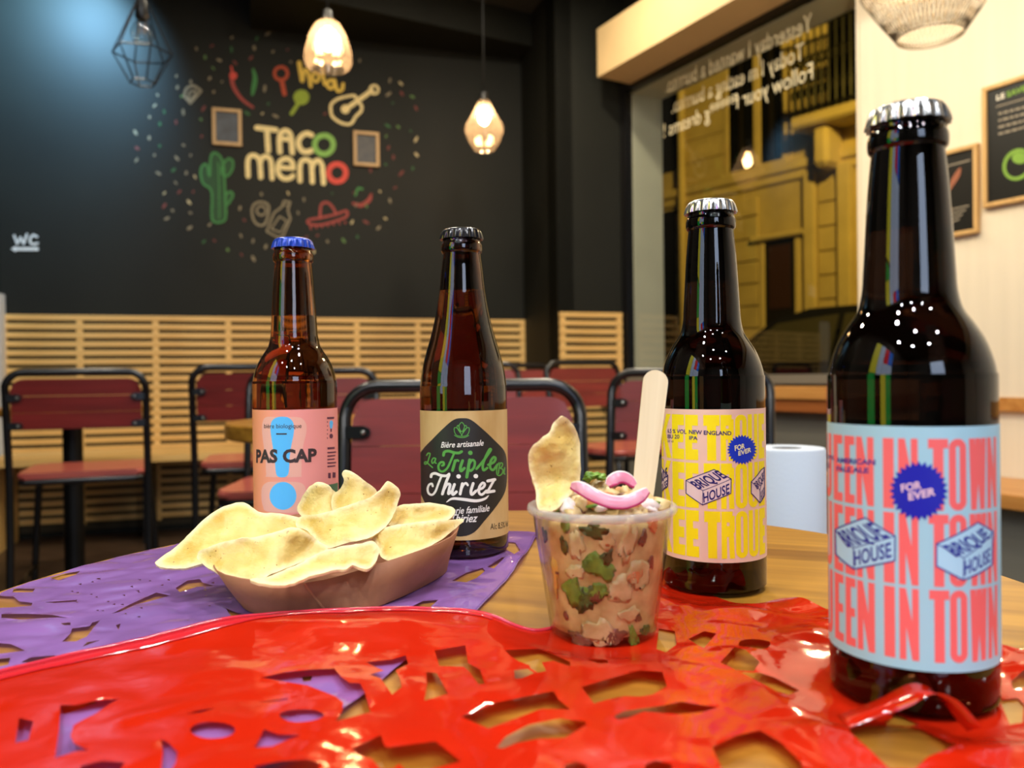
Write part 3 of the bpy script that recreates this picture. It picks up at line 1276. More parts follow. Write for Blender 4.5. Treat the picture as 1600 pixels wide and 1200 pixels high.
# courses of ashlar left and right of the door, each stone course its own piece
ps0, ps1 = fs(1262, 400)[0], fs(1279, 400)[0]
ce = fs(1345, 400)[0] + 1.2
for (a0, a1) in ((-4.5, dl_s - 0.09), (dr_s + 0.09, ps0 - 0.01), (ps1 + 0.01, fs(1313, 400)[0])):
    z = 0.0
    while z < zc - 0.3:
        h = 0.285
        w = 0.9
        x = a0
        while x < a1 - 0.02:
            xe = min(a1, x + w)
            fbox('ashlar_block', x + 0.006, xe - 0.006, z + 0.008, min(z + h, zc - 0.25) - 0.008, 0, 0.035, m_stone, bev=0.008)
            x = xe
        z += h
w2r = fs(1222, 150)[0]
for (a0, a1) in ((fs(1068, 200)[0], fs(1136, 200)[0]), (w2r + 0.08, fs(1238, 200)[0])):
    z = zc + 0.08
    while z < 6.2:
        fbox('ashlar_block', a0, a1, z + 0.008, z + 0.292, 0, 0.02, m_stone, bev=0.008)
        z += 0.3
fbox('pilaster', ps0, ps1, 0, zc - 0.1, 0, 0.10, m_stone2, bev=0.01)
pA, pB = fs(1316, 400)[0], fs(1336, 400)[0]
fbox('pilaster', pA, pB, 0, zc - 0.1, 0, 0.12, m_stone2, bev=0.01)
fbox('door_surround', dl_s - 0.08, dl_s, 0, zd, 0, 0.04, m_stone2, bev=0.01)
fbox('door_surround', dr_s, dr_s + 0.08, 0, zd, 0, 0.04, m_stone2, bev=0.01)
fbox('door_lintel', dl_s - 0.18, dr_s + 0.18, zd, zd + 0.07, 0, 0.10, m_stone2, bev=0.02)
fbox('door', dl_s, dr_s, 0, zd, 0, 0.02, m_fdoor)
fbox('door_panel', dl_s + .06, dr_s - .06, zd * 0.66, zd * 0.97, 0.02, 0.03, mat('door_transom_brown', (58, 34, 20), rough=0.5))
fbox('door_panel', dl_s + .06, dr_s - .06, 0.2, zd * 0.62, 0.02, 0.035, m_fdoor)
for (xa, xb, yb) in ((1140, 1178, 268), (1190, 1222, 254)):
    a0, a1 = fs(xa, 150)[0], fs(xb, 150)[0]
    zb = fs((xa + xb) / 2, yb)[1]
    fbox('window', a0, a1, zb, zb + 2.3, 0, 0.02, m_fwin)
    fbox('window_surround', a0 - 0.07, a0, zb, zb + 2.4, 0, 0.03, m_stone2, bev=0.01)
    fbox('window_surround', a1, a1 + 0.07, zb, zb + 2.4, 0, 0.03, m_stone2, bev=0.01)
    fbox('window_sill', a0 - 0.10, a1 + 0.10, zb - 0.06, zb, 0, 0.07, m_stone2, bev=0.01)
    am = (a0 + a1) / 2
    fbox('window_mullion', am - 0.025, am + 0.025, zb, zb + 2.3, 0.02, 0.035, m_fdoor)
a0, a1 = fs(1036, 150)[0], fs(1064, 150)[0]
zb = fs(1050, 268)[1]
fbox('window', a0 - .4, a1, zb, zb + 2.2, 0, 0.02, m_fwin)
fbox('window', fs(1030, 440)[0] - .4, fs(1060, 440)[0], 1.0, fs(1050, 330)[1], 0, 0.045, m_fwin)
sp = fs(1072, 300)[0]
bm = bmesh.new()
tube(bm, [f0 + fr * sp + fn * 0.09 + Vector((0, 0, z)) for z in (0, 3, 6, 8.8)], 0.05, 10)
obj('downpipe', bm, m_stone2, FAC, smooth=True, world_space=True)
# balcony with iron railing and consoles
bs0, bs1 = fs(1240, 186, 0.35)[0], fs(1345, 150, 0.35)[0] + 1.2
bz = fs(1290, 168, 0.45)[1]
fbox('balcony_slab', bs0, bs1, bz - 0.14, bz, 0, 0.45, m_stone2, bev=0.03)
for s in (bs0 + 0.22, bs0 + 0.95, bs0 + 1.7):
    fbox('balcony_console', s, s + 0.2, bz - 0.60, bz - 0.14, 0, 0.36, m_stone2, bev=0.05)
n_ = 26
bm0 = None
for k in range(n_):
    s = bs0 + 0.05 + k * 0.085
    if s > bs1 - 0.02:
        break
    if bm0 is None:
        bm = bmesh.new()
        tube(bm, [Vector((0, 0, z)) for z in (0, 0.25, 0.5, 0.95)], [0.012, 0.02, 0.012, 0.012], 6)
        for zz in (0.25, 0.6):
            tube(bm, [Vector((0.035 * math.cos(t), 0, zz + 0.07 * math.sin(t))) for t in [q / 8 * math.tau for q in range(8)]], 0.012, 5, closed=True)
        o = obj('railing_bar', bm, m_iron, FAC)
        bm0 = o.data
    else:
        o = link('railing_bar', bm0, FAC)
    o.location = (s, (-0.41), bz)
fbox('railing_top', bs0, bs1, bz + 0.95, bz + 0.99, 0.39, 0.44, m_iron)
fbox('railing_foot', bs0, bs1, bz + 0.03, bz + 0.06, 0.39, 0.44, m_iron)
fbox('window', bs0 + 0.25, bs0 + 1.15, bz, bz + 2.3, 0, 0.02, m_fwin)
fbox('window', bs0 + 1.5, bs0 + 2.3, bz, bz + 2.3, 0, 0.02, m_fwin)

bm = bmesh.new()
g = [C + rd * -6 - rn * 0.26, C + rd * 7.4 - rn * 0.26, f0 + fr * 9 + fn * 0.0, f0 - fr * 9 + fn * 0.0]
prism(bm, [Vector((p.x, p.y, 0)) for p in g], -0.15, -0.02)
bmesh.ops.recalc_face_normals(bm, faces=bm.faces[:])
tag(obj('street', bm, m_asphalt), kind='structure')
bm = bmesh.new()
prism(bm, [f0 + fr * 8, f0 - fr * 8, f0 - fr * 8 + fn * 1.3, f0 + fr * 8 + fn * 1.3], -0.019, 0.06)
bmesh.ops.recalc_face_normals(bm, faces=bm.faces[:])
tag(obj('pavement', bm, mat('pavement_stone', (110, 108, 100), rough=0.9)), kind='structure')

# parked cars
m_carp = mat('dark_car_paint', (30, 30, 32), rough=0.2, coat=0.5)
m_carw = mat('car_window_glass', (60, 58, 50), rough=0.05)
m_tyre = mat('tyre_rubber', (14, 14, 14), rough=0.8)
m_hub = mat('wheel_rim_alloy', (120, 120, 122), rough=0.35, metal=0.8)


def car(label):
    t = empty('parked_car', (0, 0, 0), label, 'car', 'cars parked across the street')
    prof = [(-2.0, 0.32), (-2.02, 0.62), (-1.9, 0.80), (-1.1, 0.93), (-0.55, 1.36), (-0.2, 1.45), (0.8, 1.45), (1.35, 1.30), (1.8, 0.98), (1.95, 0.90), (1.98, 0.45),
            (1.9, 0.30)]
    bm = bmesh.new()
    rows = []
    for (y, k) in ((-0.82, 1.0), (-0.78, 1.0), (0.78, 1.0), (0.82, 1.0)):
        rows.append([])
        for (x, z) in prof:
            inset = 0.0 if z < 0.95 else (z - 0.95) * 0.45
            yy = y - math.copysign(inset, y)
            rows[-1].append(bm.verts.new((x, yy, z)))
    for a, b in zip(rows[:-1], rows[1:]):
        for i in range(len(prof)):
            j = (i + 1) % len(prof)
            bm.faces.new((a[i], a[j], b[j], b[i]))
    bm.faces.new(rows[0][::-1])
    bm.faces.new(rows[-1])
    bmesh.ops.recalc_face_normals(bm, faces=bm.faces[:])
    obj('body', bm, m_carp, t, smooth=True, angle=35)
    for s in (-1, 1):
        for pl in ([(-0.95, 0.97), (-0.48, 1.33), (0.1, 1.38), (0.1, 0.97)], [(0.16, 0.97), (0.16, 1.38), (0.75, 1.38), (1.25, 1.24), (1.5, 0.97)]):
            bm = bmesh.new()
            vv = []
            for (x, z) in pl:
                vv.append(bm.verts.new((x, s * (0.835 - (z - 0.95) * 0.45), z)))
            bm.faces.new(vv)
            r_ = bmesh.ops.extrude_face_region(bm, geom=bm.faces[:])
            for v in r_['geom']:
                if isinstance(v, bmesh.types.BMVert):
                    v.co.y -= s * 0.02
            bmesh.ops.recalc_face_normals(bm, faces=bm.faces[:])
            obj('window', bm, m_carw, t)
    for x in (-1.25, 1.25):
        for s in (-1, 1):
            Mx = Matrix.Translation((x, s * 0.76, 0.30)) @ Matrix.Rotation(R(90), 4, 'X')
            bm = bmesh.new()
            lathe(bm, [(0.19, -0.09), (0.29, -0.09), (0.31, -0.06), (0.31, 0.06), (0.29, 0.09), (0.19, 0.09)], 24)
            bm.transform(Mx)
            w = obj('wheel', bm, m_tyre, t, smooth=True, angle=40)
            bm = bmesh.new()
            lathe(bm, [(0.0, -0.08), (0.06, -0.085), (0.19, -0.07), (0.19, 0.07), (0.06, 0.085), (0, 0.08)], 20)
            bm.transform(Mx)
            obj('wheel_rim', bm, m_hub, w, smooth=True, angle=40)
    return t


ca = math.atan2(fr.y, fr.x)
c1 = car('dark parked car nearest the window edge, outside behind the largest bottle')
c1.location = P(1352, 560, 7.4)
c1.location.z = -0.019
c1.rotation_euler.z = ca
c2_ = copy_tree(c1)
c2_['label'] = 'dark parked car farther down the street, outside behind the yellow-labelled bottle'
c2_.location = c1.location + fd * 4.7
# street lamp on a wall bracket, out of view above the window
slp = wl(S0 + 0.7, -2.2, 4.6)
lamp('SPOT', 'street_lamp_beam', slp, 880, (1.0, 0.64, 0.09), 0.12, f0 + Vector((0, 0, 2.2)), spot=130)

# ------------------------------------------------------------------ tables and chairs
m_oak = wood('oak_tabletop', (122, 76, 20), (178, 126, 42), rough=0.33, scale=4.0, along='x', rotz=R(20), coat=0.15)
m_redwood = wood('red_painted_wood', (104, 24, 20), (132, 36, 30), rough=0.42, scale=3, along='x', coat=0.05)
m_redseat = wood('red_worn_seat', (150, 58, 50), (186, 96, 84), rough=0.28, scale=3, along='x', coat=0.3)
m_tablebase = mat('black_table_base', (14, 14, 14), rough=0.4)
m_edge = mat('pale_table_edge', (196, 178, 140), rough=0.35)


def round_table(loc, r, z, label, th=0.03):
    t = empty('round_table', (loc[0], loc[1], 0), label, 'table', 'round bistro tables')
    bm = bmesh.new()
    lathe(bm, [(0, z - th), (r - 0.006, z - th), (r, z - th + 0.004), (r, z - 0.004), (r - 0.004, z), (0, z)], 96)
    obj('tabletop', bm, m_oak, t, smooth=True, angle=30)
    bm = bmesh.new()
    tube(bm, [(0, 0, 0.03), (0, 0, z - th - 0.01)], 0.038, 20)
    obj('pedestal', bm, m_tablebase, t, smooth=True, angle=40)
    bm = bmesh.new()
    lathe(bm, [(0, 0), (0.21, 0), (0.21, 0.012), (0.06, 0.03), (0.04, 0.05), (0, 0.05)], 40)
    obj('base', bm, m_tablebase, t, smooth=True, angle=30)
    bm = bmesh.new()
    box(bm, (-0.12, -0.02, z - th - 0.02), (0.12, 0.02, z - th))
    box(bm, (-0.02, -0.12, z - th - 0.02), (0.02, 0.12, z - th))
    obj('top_bracket', bm, m_tablebase, t)
    return t


TC = Vector((-0.005, 0.453))
round_table(TC, 0.317, TZ, 'round oak table in the foreground holding the bottles and food')
pt = P(560, 656, 1.9)
round_table((pt.x, pt.y), 0.30, 0.748, 'round oak table behind the near empty chair', th=0.036)
pt = P(114, 700, 3.3)
round_table((pt.x, pt.y), 0.30, 0.745, 'round oak table on black pedestal, hidden behind the leftmost red chair')


def arc_pts(c, r, a0, a1, n, ax, ay):
    return [Vector(c) + Vector(ax) * (r * math.cos(a0 + (a1 - a0) * k / n)) + Vector(ay) * (r * math.sin(a0 + (a1 - a0) * k / n)) for k in range(n + 1)]


def make_chair(board_bottom=0.69):
    """seat looks towards local +y; back board at local -y"""
    t = empty('cafe_chair', (0, 0, 0), 'x', 'chair', 'red wooden cafe chairs')
    H, W, r = 0.87, 0.20, 0.0115
    sz = 0.535
    yb = -0.19
    lean = 0.05

    def by(z):
        return yb - lean * max(0, (z - sz)) / (H - sz)
    rc = 0.055
    pts = [(-W, by(0) + -0.03, 0.0), (-W, by(sz) - 0.005, sz * 0.6), (-W, by(sz), sz), (-W, by(0.7), 0.7), (-W, by(H - rc), H - rc)]
    for k in range(1, 8):
        a = math.pi - (math.pi / 2) * k / 7
        pts.append((-W + rc + rc * math.cos(a), by(H), H - rc + rc * math.sin(a)))
    n = len(pts)
    pts += [(-x, y, z) for (x, y, z) in pts[::-1]]
    bm = bmesh.new()
    tube(bm, pts, r, 12)
    obj('back_frame', bm, m_blackmetal, t, smooth=True, angle=50)
    # back board, slightly bowed, of three planks
    zt = H - 0.022
    nb = 3
    for q in range(nb):
        z0 = board_bottom + (zt - board_bottom) * q / nb
        z1 = board_bottom + (zt - board_bottom) * (q + 1) / nb - (0.0012 if q < nb - 1 else 0)
        bm = bmesh.new()
        cols = 28
        rows = []
        for side in (0, 1):
            rr = []
            for j, z in enumerate((z0, z1)):
                row = []
                for i in range(cols + 1):
                    f = i / cols * 2 - 1
                    x = f * (W - 0.014)
                    zz = z
                    if q == nb - 1 and j == 1:
                        e = min(1.0, max(0, abs(x) - (W - 0.014 - 0.040)) / 0.040)
                        zz = z - 0.036 * (1 - math.sqrt(max(0, 1 - e * e)))
                    y = by(z) - 0.012 * (1 - f * f) * 0.6 - 0.004 + side * 0.010
                    row.append(bm.verts.new((x, y, zz)))
                rr.append(row)
            rows.append(rr)
        for i in range(cols):
            for side in (0, 1):
                a, b = rows[side]
                bm.faces.new((a[i], a[i + 1], b[i + 1], b[i]))
            for j in (0, 1):
                bm.faces.new((rows[0][j][i], rows[0][j][i + 1], rows[1][j][i + 1], rows[1][j][i]))
        for i in (0, cols):
            bm.faces.new((rows[0][0][i], rows[0][1][i], rows[1][1][i], rows[1][0][i]))
        bmesh.ops.recalc_face_normals(bm, faces=bm.faces[:])
        obj('back_plank', bm, m_redwood, t, smooth=True, angle=40)
    # bracket tabs with bolts
    for sx in (-1, 1):
        for z in (board_bottom + 0.012, zt - 0.058):
            bm = bmesh.new()
            y = by(z)
            poly = [(sx * (W - 0.004), z - 0.011), (sx * (W - 0.034), z - 0.011), (sx * (W - 0.043), z - 0.007), (sx * (W - 0.046), z), (sx * (W - 0.043), z + 0.007),
                    (sx * (W - 0.034), z + 0.011), (sx * (W - 0.004), z + 0.011)]
            va = [bm.verts.new((p[0], y - 0.016, p[1])) for p in poly]
            vb = [bm.verts.new((p[0], y + 0.012, p[1])) for p in poly]
            bm.faces.new(va)
            bm.faces.new(vb[::-1])
            for i in range(len(poly)):
                j = (i + 1) % len(poly)
                bm.faces.new((va[i], va[j], vb[j], vb[i]))
            bmesh.ops.recalc_face_normals(bm, faces=bm.faces[:])
            tb_ = obj('bracket', bm, m_blackmetal, t)
            bm = bmesh.new()
            lathe(bm, [(0, -0.022), (0.003, -0.0215), (0.0045, -0.019), (0.0045, 0.017), (0.003, 0.0185), (0, 0.019)], 12)
            bm.transform(Matrix.Translation((sx * (W - 0.034), y, z)) @ Matrix.Rotation(R(-90), 4, 'X'))
            obj('bolt', bm, mat('bolt_steel', (150, 150, 145), rough=0.3, metal=0.9), tb_, smooth=True)
    # seat
    bm = bmesh.new()
    pl = []
    for (cx, cy, a0) in ((0.145, 0.15, 0), (-0.145, 0.15, 90), (-0.165, -0.14, 180), (0.165, -0.14, 270)):
        rr = 0.045 if cy > 0 else 0.022
        for k in range(6):
            a = R(a0 + k * 18)
            pl.append((cx + rr * math.cos(a), cy + rr * math.sin(a)))
    prism(bm, pl, sz - 0.008, sz + 0.012)
    es = [e for e in bm.edges if abs(e.verts[0].co.z - e.verts[1].co.z) < 1e-6]
    bmesh.ops.bevel(bm, geom=es, offset=0.006, segments=3, affect='EDGES')
    obj('seat', bm, m_redseat, t, smooth=True, angle=50)
    bm = bmesh.new()
    tube(bm, [(x * 0.96, y * 0.96, sz - 0.018) for (x, y) in pl], 0.010, 8, closed=True)
    obj('seat_frame', bm, m_blackmetal, t, smooth=True)
    for s in (-1, 1):
        bm = bmesh.new()
        pp = smooth_path([(s * 0.165, 0.02, sz - 0.022), (s * 0.172, 0.14, sz - 0.022), (s * 0.178, 0.172, sz - 0.045), (s * 0.186, 0.185, sz - 0.12), (s * 0.20, 0.20, 0.2),
                          (s * 0.208, 0.21, 0.0)], 5)
        tube(bm, pp, r, 10)
        obj('leg', bm, m_blackmetal, t, smooth=True, angle=50)
        bm = bmesh.new()
        tube(bm, [(s * 0.19, -0.20, 0.18), (s * 0.195, 0.0, 0.18), (s * 0.20, 0.20, 0.18)], 0.008, 8)
        obj('stretcher', bm, m_blackmetal, t, smooth=True)
    return t


ch_proto = make_chair()


def put_chair(t, px, py_top, Y, rot, label):
    """place so that the middle of the top rail shows at px, py_top when it stands Y away"""
    back = Vector((0, -0.235, 0))
    back.rotate(Matrix.Rotation(rot, 3, 'Z'))
    p = P(px, py_top, Y)
    sc = (p.z) / 0.882
    t.location = (p.x - back.x, p.y - back.y, 0)
    t.rotation_euler = (0, 0, rot)
    t.scale = (1, 1, sc)
    t['label'] = label
    return t


put_chair(ch_proto, 120, 575, 2.56, R(21), 'leftmost red wooden chair with its black tube frame standing whole before the slatted wall')
put_chair(copy_tree(ch_proto), 396, 568, 2.75, R(14), 'red wooden chair second from the left, half hidden by the pink-labelled bottle')
put_chair(copy_tree(ch_proto), 489, 574, 2.56, R(184), 'red chair facing us right behind the pink-labelled bottle, beyond the middle table')
put_chair(copy_tree(ch_proto), 738, 565, 3.45, R(186), 'red chair whose corner shows just beside the green-lettered bottle neck')
put_chair(copy_tree(ch_proto), 800, 567, 3.95, R(200), 'far red chair top seen between the green-lettered bottle and the slatted corner')
put_chair(copy_tree(ch_proto), 912, 562, 3.40, R(215), 'red chair before the small slatted panel in the corner')
put_chair(copy_tree(ch_proto), 1075, 574, 2.05, R(160), 'dark red chair behind the wooden stick and the yellow-labelled bottle')
chD = make_chair(board_bottom=0.60)
put_chair(chD, 722, 592, 1.36, R(180), 'large red chair across the near table, directly behind the green-lettered bottle')

# bench under the slats
bl = (wall_at(640) - A).length
BW = empty('wall_bench', A + wd * (bl / 2) + wn * 0.3, 'long pine bench running along the slatted wall behind the left chairs', 'bench', rz=WA)


def bbox(name, x0, x1, o0, o1, z0, z1, m, parent):
    bm = bmesh.new()

    def q(s, o):
        return A + wd * s + wn * o
    prism(bm, [q(x0, o0), q(x1, o0), q(x1, o1), q(x0, o1)], z0, z1)
    bmesh.ops.recalc_face_normals(bm, faces=bm.faces[:])
    return obj(name, bm, m, parent, world_space=True)


for k in range(4):
    bbox('seat_plank', 0.03, bl, 0.035 + k * 0.115, 0.145 + k * 0.115, 0.435, 0.468, m_pine, BW)
for k in range(2):
    x = 0.03 + (bl - 0.09) * k
    bbox('leg', x, x + 0.05, 0.05, 0.46, 0.0, 0.435, m_pine, BW)
for k in (1, 2):
    x = bl * k / 3
    bbox('leg', x, x + 0.03, 0.08, 0.40, 0.0, 0.435, m_blackmetal, BW)

# kitchen roll on a low stool beyond the table
rp = P(1229, 700, 1.16)
ROLL_R, ROLL_H = 0.054, 0.23
rz0 = rp.z - ROLL_H
ST = empty('low_stool', (rp.x, rp.y, 0), 'low red stool carrying the white paper roll behind the table', 'stool')
bm = bmesh.new()
lathe(bm, [(0, rz0 - 0.03), (0.14, rz0 - 0.03), (0.15, rz0 - 0.02), (0.15, rz0 - 0.006), (0.144, rz0), (0, rz0)], 40)
obj('seat', bm, m_redseat, ST, smooth=True, angle=40)
for k in range(4):
    a = R(45 + 90 * k)
    bm = bmesh.new()
    tube(bm, [(0.10 * math.cos(a), 0.10 * math.sin(a), rz0 - 0.03), (0.15 * math.cos(a), 0.15 * math.sin(a), 0)], 0.011, 10)
    obj('leg', bm, m_blackmetal, ST, smooth=True)
ROLL = empty('paper_towel_roll', (rp.x, rp.y, rz0 + 0.0005), 'white paper towel roll standing between the yellow-labelled and the largest bottle', 'paper roll')
bm = bmesh.new()
lathe(bm, [(0.021, 0), (ROLL_R - 0.002, 0), (ROLL_R, 0.002), (ROLL_R, ROLL_H - 0.003), (ROLL_R - 0.002, ROLL_H), (0.021, ROLL_H), (0.021, 0)], 64)
obj('paper', bm, mat('white_tissue_paper', (196, 204, 214), rough=0.9, bump=0.15, bscale=220), ROLL, smooth=True, angle=40)
bm = bmesh.new()
lathe(bm, [(0.0195, 0), (0.0208, 0), (0.0208, ROLL_H - 0.001), (0.0195, ROLL_H - 0.001), (0.0195, 0)], 32)
obj('cardboard_core', bm, mat('grey_cardboard', (120, 108, 92), rough=0.9), ROLL, smooth=True, angle=40)

# ------------------------------------------------------------------ pendant lamps
m_bulb = mat('lit_bulb_glass', (255, 240, 205), rough=0.3, emit=(255, 222, 170), estr=170)
m_smoke = lit_glass('rose_smoke_glass', (0.88, 0.78, 0.68, 1), scatter=0.07)
m_clear = thin_glass('clear_bulb_glass', (0.92, 0.92, 0.90, 1), fres=2.0, rough=0.02)
m_cord = mat('black_cord', (10, 10, 10), rough=0.7)
m_brass = mat('dull_brass', (120, 90, 50), rough=0.35, metal=0.9)


def pendant(loc, prof, label, lit, nfacet=26):
    t = empty('pendant_lamp', loc, label, 'lamp', 'pendant lamps')
    top = max(z for _, z in prof)
    bm = bmesh.new()
    lathe(bm, prof, nfacet * 4, fn=lambda r, z, a: r * (1 + 0.012 * math.cos(a * nfacet)))
    o = obj('glass_shade', bm, m_smoke, t, smooth=False)
    sm = o.modifiers.new('thickness', 'SOLIDIFY')
    sm.thickness = 0.002
    bm = bmesh.new()
    lathe(bm, [(0, top + 0.05), (0.02, top + 0.045), (0.024, top), (0.022, top - 0.03), (0, top - 0.03)], 20, flip=True)
    obj('lamp_holder', bm, m_blackmetal, t, smooth=True, angle=40)
    bm = bmesh.new()
    tube(bm, [(0, 0, top + 0.045), (0, 0, CEIL - loc[2] - 0.02)], 0.004, 8)
    obj('cord', bm, m_cord, t, smooth=True)
    bm = bmesh.new()
    lathe(bm, [(0, -0.004), (0.05, -0.004), (0.05, -0.02), (0.01, -0.03), (0, -0.03)], 24, z0=CEIL - loc[2])
    obj('ceiling_cup', bm, m_blackmetal, t, smooth=True, angle=40)
    bt = top - 0.03
    bm = bmesh.new()
    lathe(bm, [(0, bt), (0.013, bt), (0.014, bt - 0.015), (0.028, bt - 0.045), (0.030, bt - 0.06), (0.022, bt - 0.083), (0.008, bt - 0.094), (0, bt - 0.095)], 24, flip=True)
    obj('bulb', bm, lit, t, smooth=True)
    return t, bt


p2 = P(513, 108, 3.45)
bell = [(0.030, 0.205), (0.050, 0.19), (0.078, 0.14), (0.097, 0.07), (0.099, 0.03), (0.090, 0.01), (0.07, 0.0)]
t2, bt = pendant(p2, bell, 'lit bell-shaped ribbed glass pendant lamp hanging over the mural', m_bulb)
p3 = P(757, 236, 4.25)
drop = [(0.028, 0.262), (0.040, 0.235), (0.062, 0.19), (0.094, 0.14), (0.100, 0.11), (0.080, 0.05), (0.052, 0.006), (0.03, 0.0)]
t3, bt = pendant(p3, drop, 'lit drop-shaped ribbed glass pendant lamp in front of the dark pillar', m_bulb)
# a third one of the same row, over the tables nearer the window: seen only as a reflection in the pane
# unlit cage lamp
pc = P(222, 52, 3.0)
CG = empty('cage_pendant_lamp', pc, 'unlit black wire cage pendant with a clear round bulb', 'lamp', 'pendant lamps')
bm = bmesh.new()
lathe(bm, [(0, 0.055), (0.012, 0.052), (0.014, 0.045), (0.030, 0.030), (0.042, 0.004), (0.042, -0.010), (0.030, -0.034), (0.012, -0.043), (0, -0.044)], 28, flip=True)
obj('bulb', bm, m_clear, CG, smooth=True)
bm = bmesh.new()
tube(bm, smooth_path([(-0.012, 0, 0.045), (-0.01, 0, 0.0), (0, 0.004, 0.02), (0.01, 0, -0.004), (0.012, 0, 0.045)], 5), 0.0012, 6)
obj('filament', bm, m_brass, CG, smooth=True)
bm = bmesh.new()
lathe(bm, [(0, 0.13), (0.02, 0.125), (0.024, 0.06), (0.018, 0.048), (0, 0.048)], 20, flip=True)
obj('lamp_holder', bm, m_blackmetal, CG, smooth=True, angle=40)
bm = bmesh.new()
tube(bm, [(0, 0, 0.125), (0, 0, CEIL - pc.z)], 0.004, 8)
obj('cord', bm, m_cord, CG, smooth=True)
for k in range(6):
    a = R(60 * k + 10)
    a2 = R(60 * (k + 1) + 10)
    u = Vector((math.cos(a), math.sin(a), 0))
    v = Vector((math.cos(a2), math.sin(a2), 0))
    bm = bmesh.new()
    tube(bm, [u * 0.02 + Vector((0, 0, 0.115)), u * 0.105 + Vector((0, 0, -0.075)), u * 0.045 + Vector((0, 0, -0.185))], 0.003, 6)
    tube(bm, [u * 0.105 + Vector((0, 0, -0.075)), v * 0.105 + Vector((0, 0, -0.075))], 0.003, 6)
    tube(bm, [u * 0.045 + Vector((0, 0, -0.185)), v * 0.045 + Vector((0, 0, -0.185))], 0.003, 6)
    obj('cage_wire', bm, m_blackmetal, CG)

# white wire basket lamp on the right
pl_ = P(1453, 57, 2.15)
WL = empty('wire_basket_lamp', pl_, 'lit wide basket pendant of thin pale wires above the largest bottle', 'lamp', 'pendant lamps')
m_wire = mat('pale_lamp_wire', (70, 58, 42), rough=0.5)
prof = [(0.082, 0.0), (0.120, 0.055), (0.172, 0.135), (0.176, 0.20), (0.13, 0.29), (0.05, 0.34)]
NW = 64
first = None
for k in range(NW):
    if first is None:
        bm = bmesh.new()
        tube(bm, [Vector((r * math.cos(j * 0.085), r * math.sin(j * 0.085), z)) for j, (r, z) in enumerate(prof)], 0.0011, 5)
        first = obj('wire', bm, m_wire, WL, smooth=True)
    else:
        o = link('wire', first.data, WL)
        o.rotation_euler = (0, 0, k / NW * math.tau)
bm = bmesh.new()
tube(bm, [Vector((r * math.cos(-j * 0.085), r * math.sin(-j * 0.085), z)) for j, (r, z) in enumerate(prof)], 0.0011, 5)
first = obj('wire', bm, m_wire, WL, smooth=True)
for k in range(1, NW):
    o = link('wire', first.data, WL)
    o.rotation_euler = (0, 0, k / NW * math.tau)
for (r, z) in ((0.082, 0.0), (0.174, 0.17), (0.05, 0.34)):
    bm = bmesh.new()
    tube(bm, [(r * math.cos(k / 48 * math.tau), r * math.sin(k / 48 * math.tau), z) for k in range(48)], 0.0022, 6, closed=True)
    obj('ring', bm, m_wire, WL, smooth=True)
bm = bmesh.new()
lathe(bm, [(0, 0.12), (0.03, 0.135), (0.045, 0.17), (0.04, 0.205), (0.02, 0.24), (0.014, 0.27), (0, 0.27)], 24)
obj('bulb', bm, mat('lit_warm_bulb', (255, 240, 205), rough=0.3, emit=(255, 228, 180), estr=300), WL, smooth=True)
bm = bmesh.new()
lathe(bm, [(0, 0.27), (0.02, 0.27), (0.022, 0.34), (0.012, 0.36), (0, 0.36)], 20)
obj('lamp_holder', bm, m_blackmetal, WL, smooth=True, angle=40)
bm = bmesh.new()
tube(bm, [(0, 0, 0.355), (0, 0, CEIL - pl_.z)], 0.004, 8)
obj('cord', bm, m_cord, WL, smooth=True)

# ------------------------------------------------------------------ menu boards on the cream wall
b0 = C + rn * 0.016


def bconv(p):
    q = PP(p[0], p[1], b0, rn) - b0
    return (q.dot(rd), q.z)


m_board = mat('black_board', (20, 20, 17), rough=0.35)
m_boardframe = wood('beech_board_frame', (190, 150, 92), (212, 174, 114), rough=0.4, scale=3, along='z')
k_text = mat('board_grey_print', (150, 140, 122), rough=0.7)
k_pale = mat('board_white_print', (225, 220, 205), rough=0.7)
k_bgreen = mat('board_green_print', (120, 160, 60), rough=0.7)


def board(x0, x1, y0a, y1a, xr, label):
    """x0: left column, top and bottom rows there; xr: far end in wall metres"""
    s0, zt = bconv((x0, y0a))
    _, zb = bconv((x0, y1a))
    s1 = xr if xr > s0 else s0 + xr
    t = empty('menu_board', C + rd * ((s0 + s1) / 2) + Vector((0, 0, zb)) + rn * 0.001, label, 'sign', 'menu boards', rz=math.atan2(rd.y, rd.x))
    b = 0.016
    wbox('board_panel', s0 + b, s1 - b, 0.001, 0.014, zb + b, zt - b, m_board, t)
    for (a0, a1, c0, c1) in ((s0, s1, zb, zb + b), (s0, s1, zt - b, zt), (s0, s0 + b, zb + b, zt - b), (s1 - b, s1, zb + b, zt - b)):
        wbox('frame_bar', a0, a1, 0.001, 0.024, c0, c1, m_boardframe, t, 0.002)
    return t, s0, s1, zb, zt


def bplace(x, z):
    return b0 + rd * x + Vector((0, 0, z))


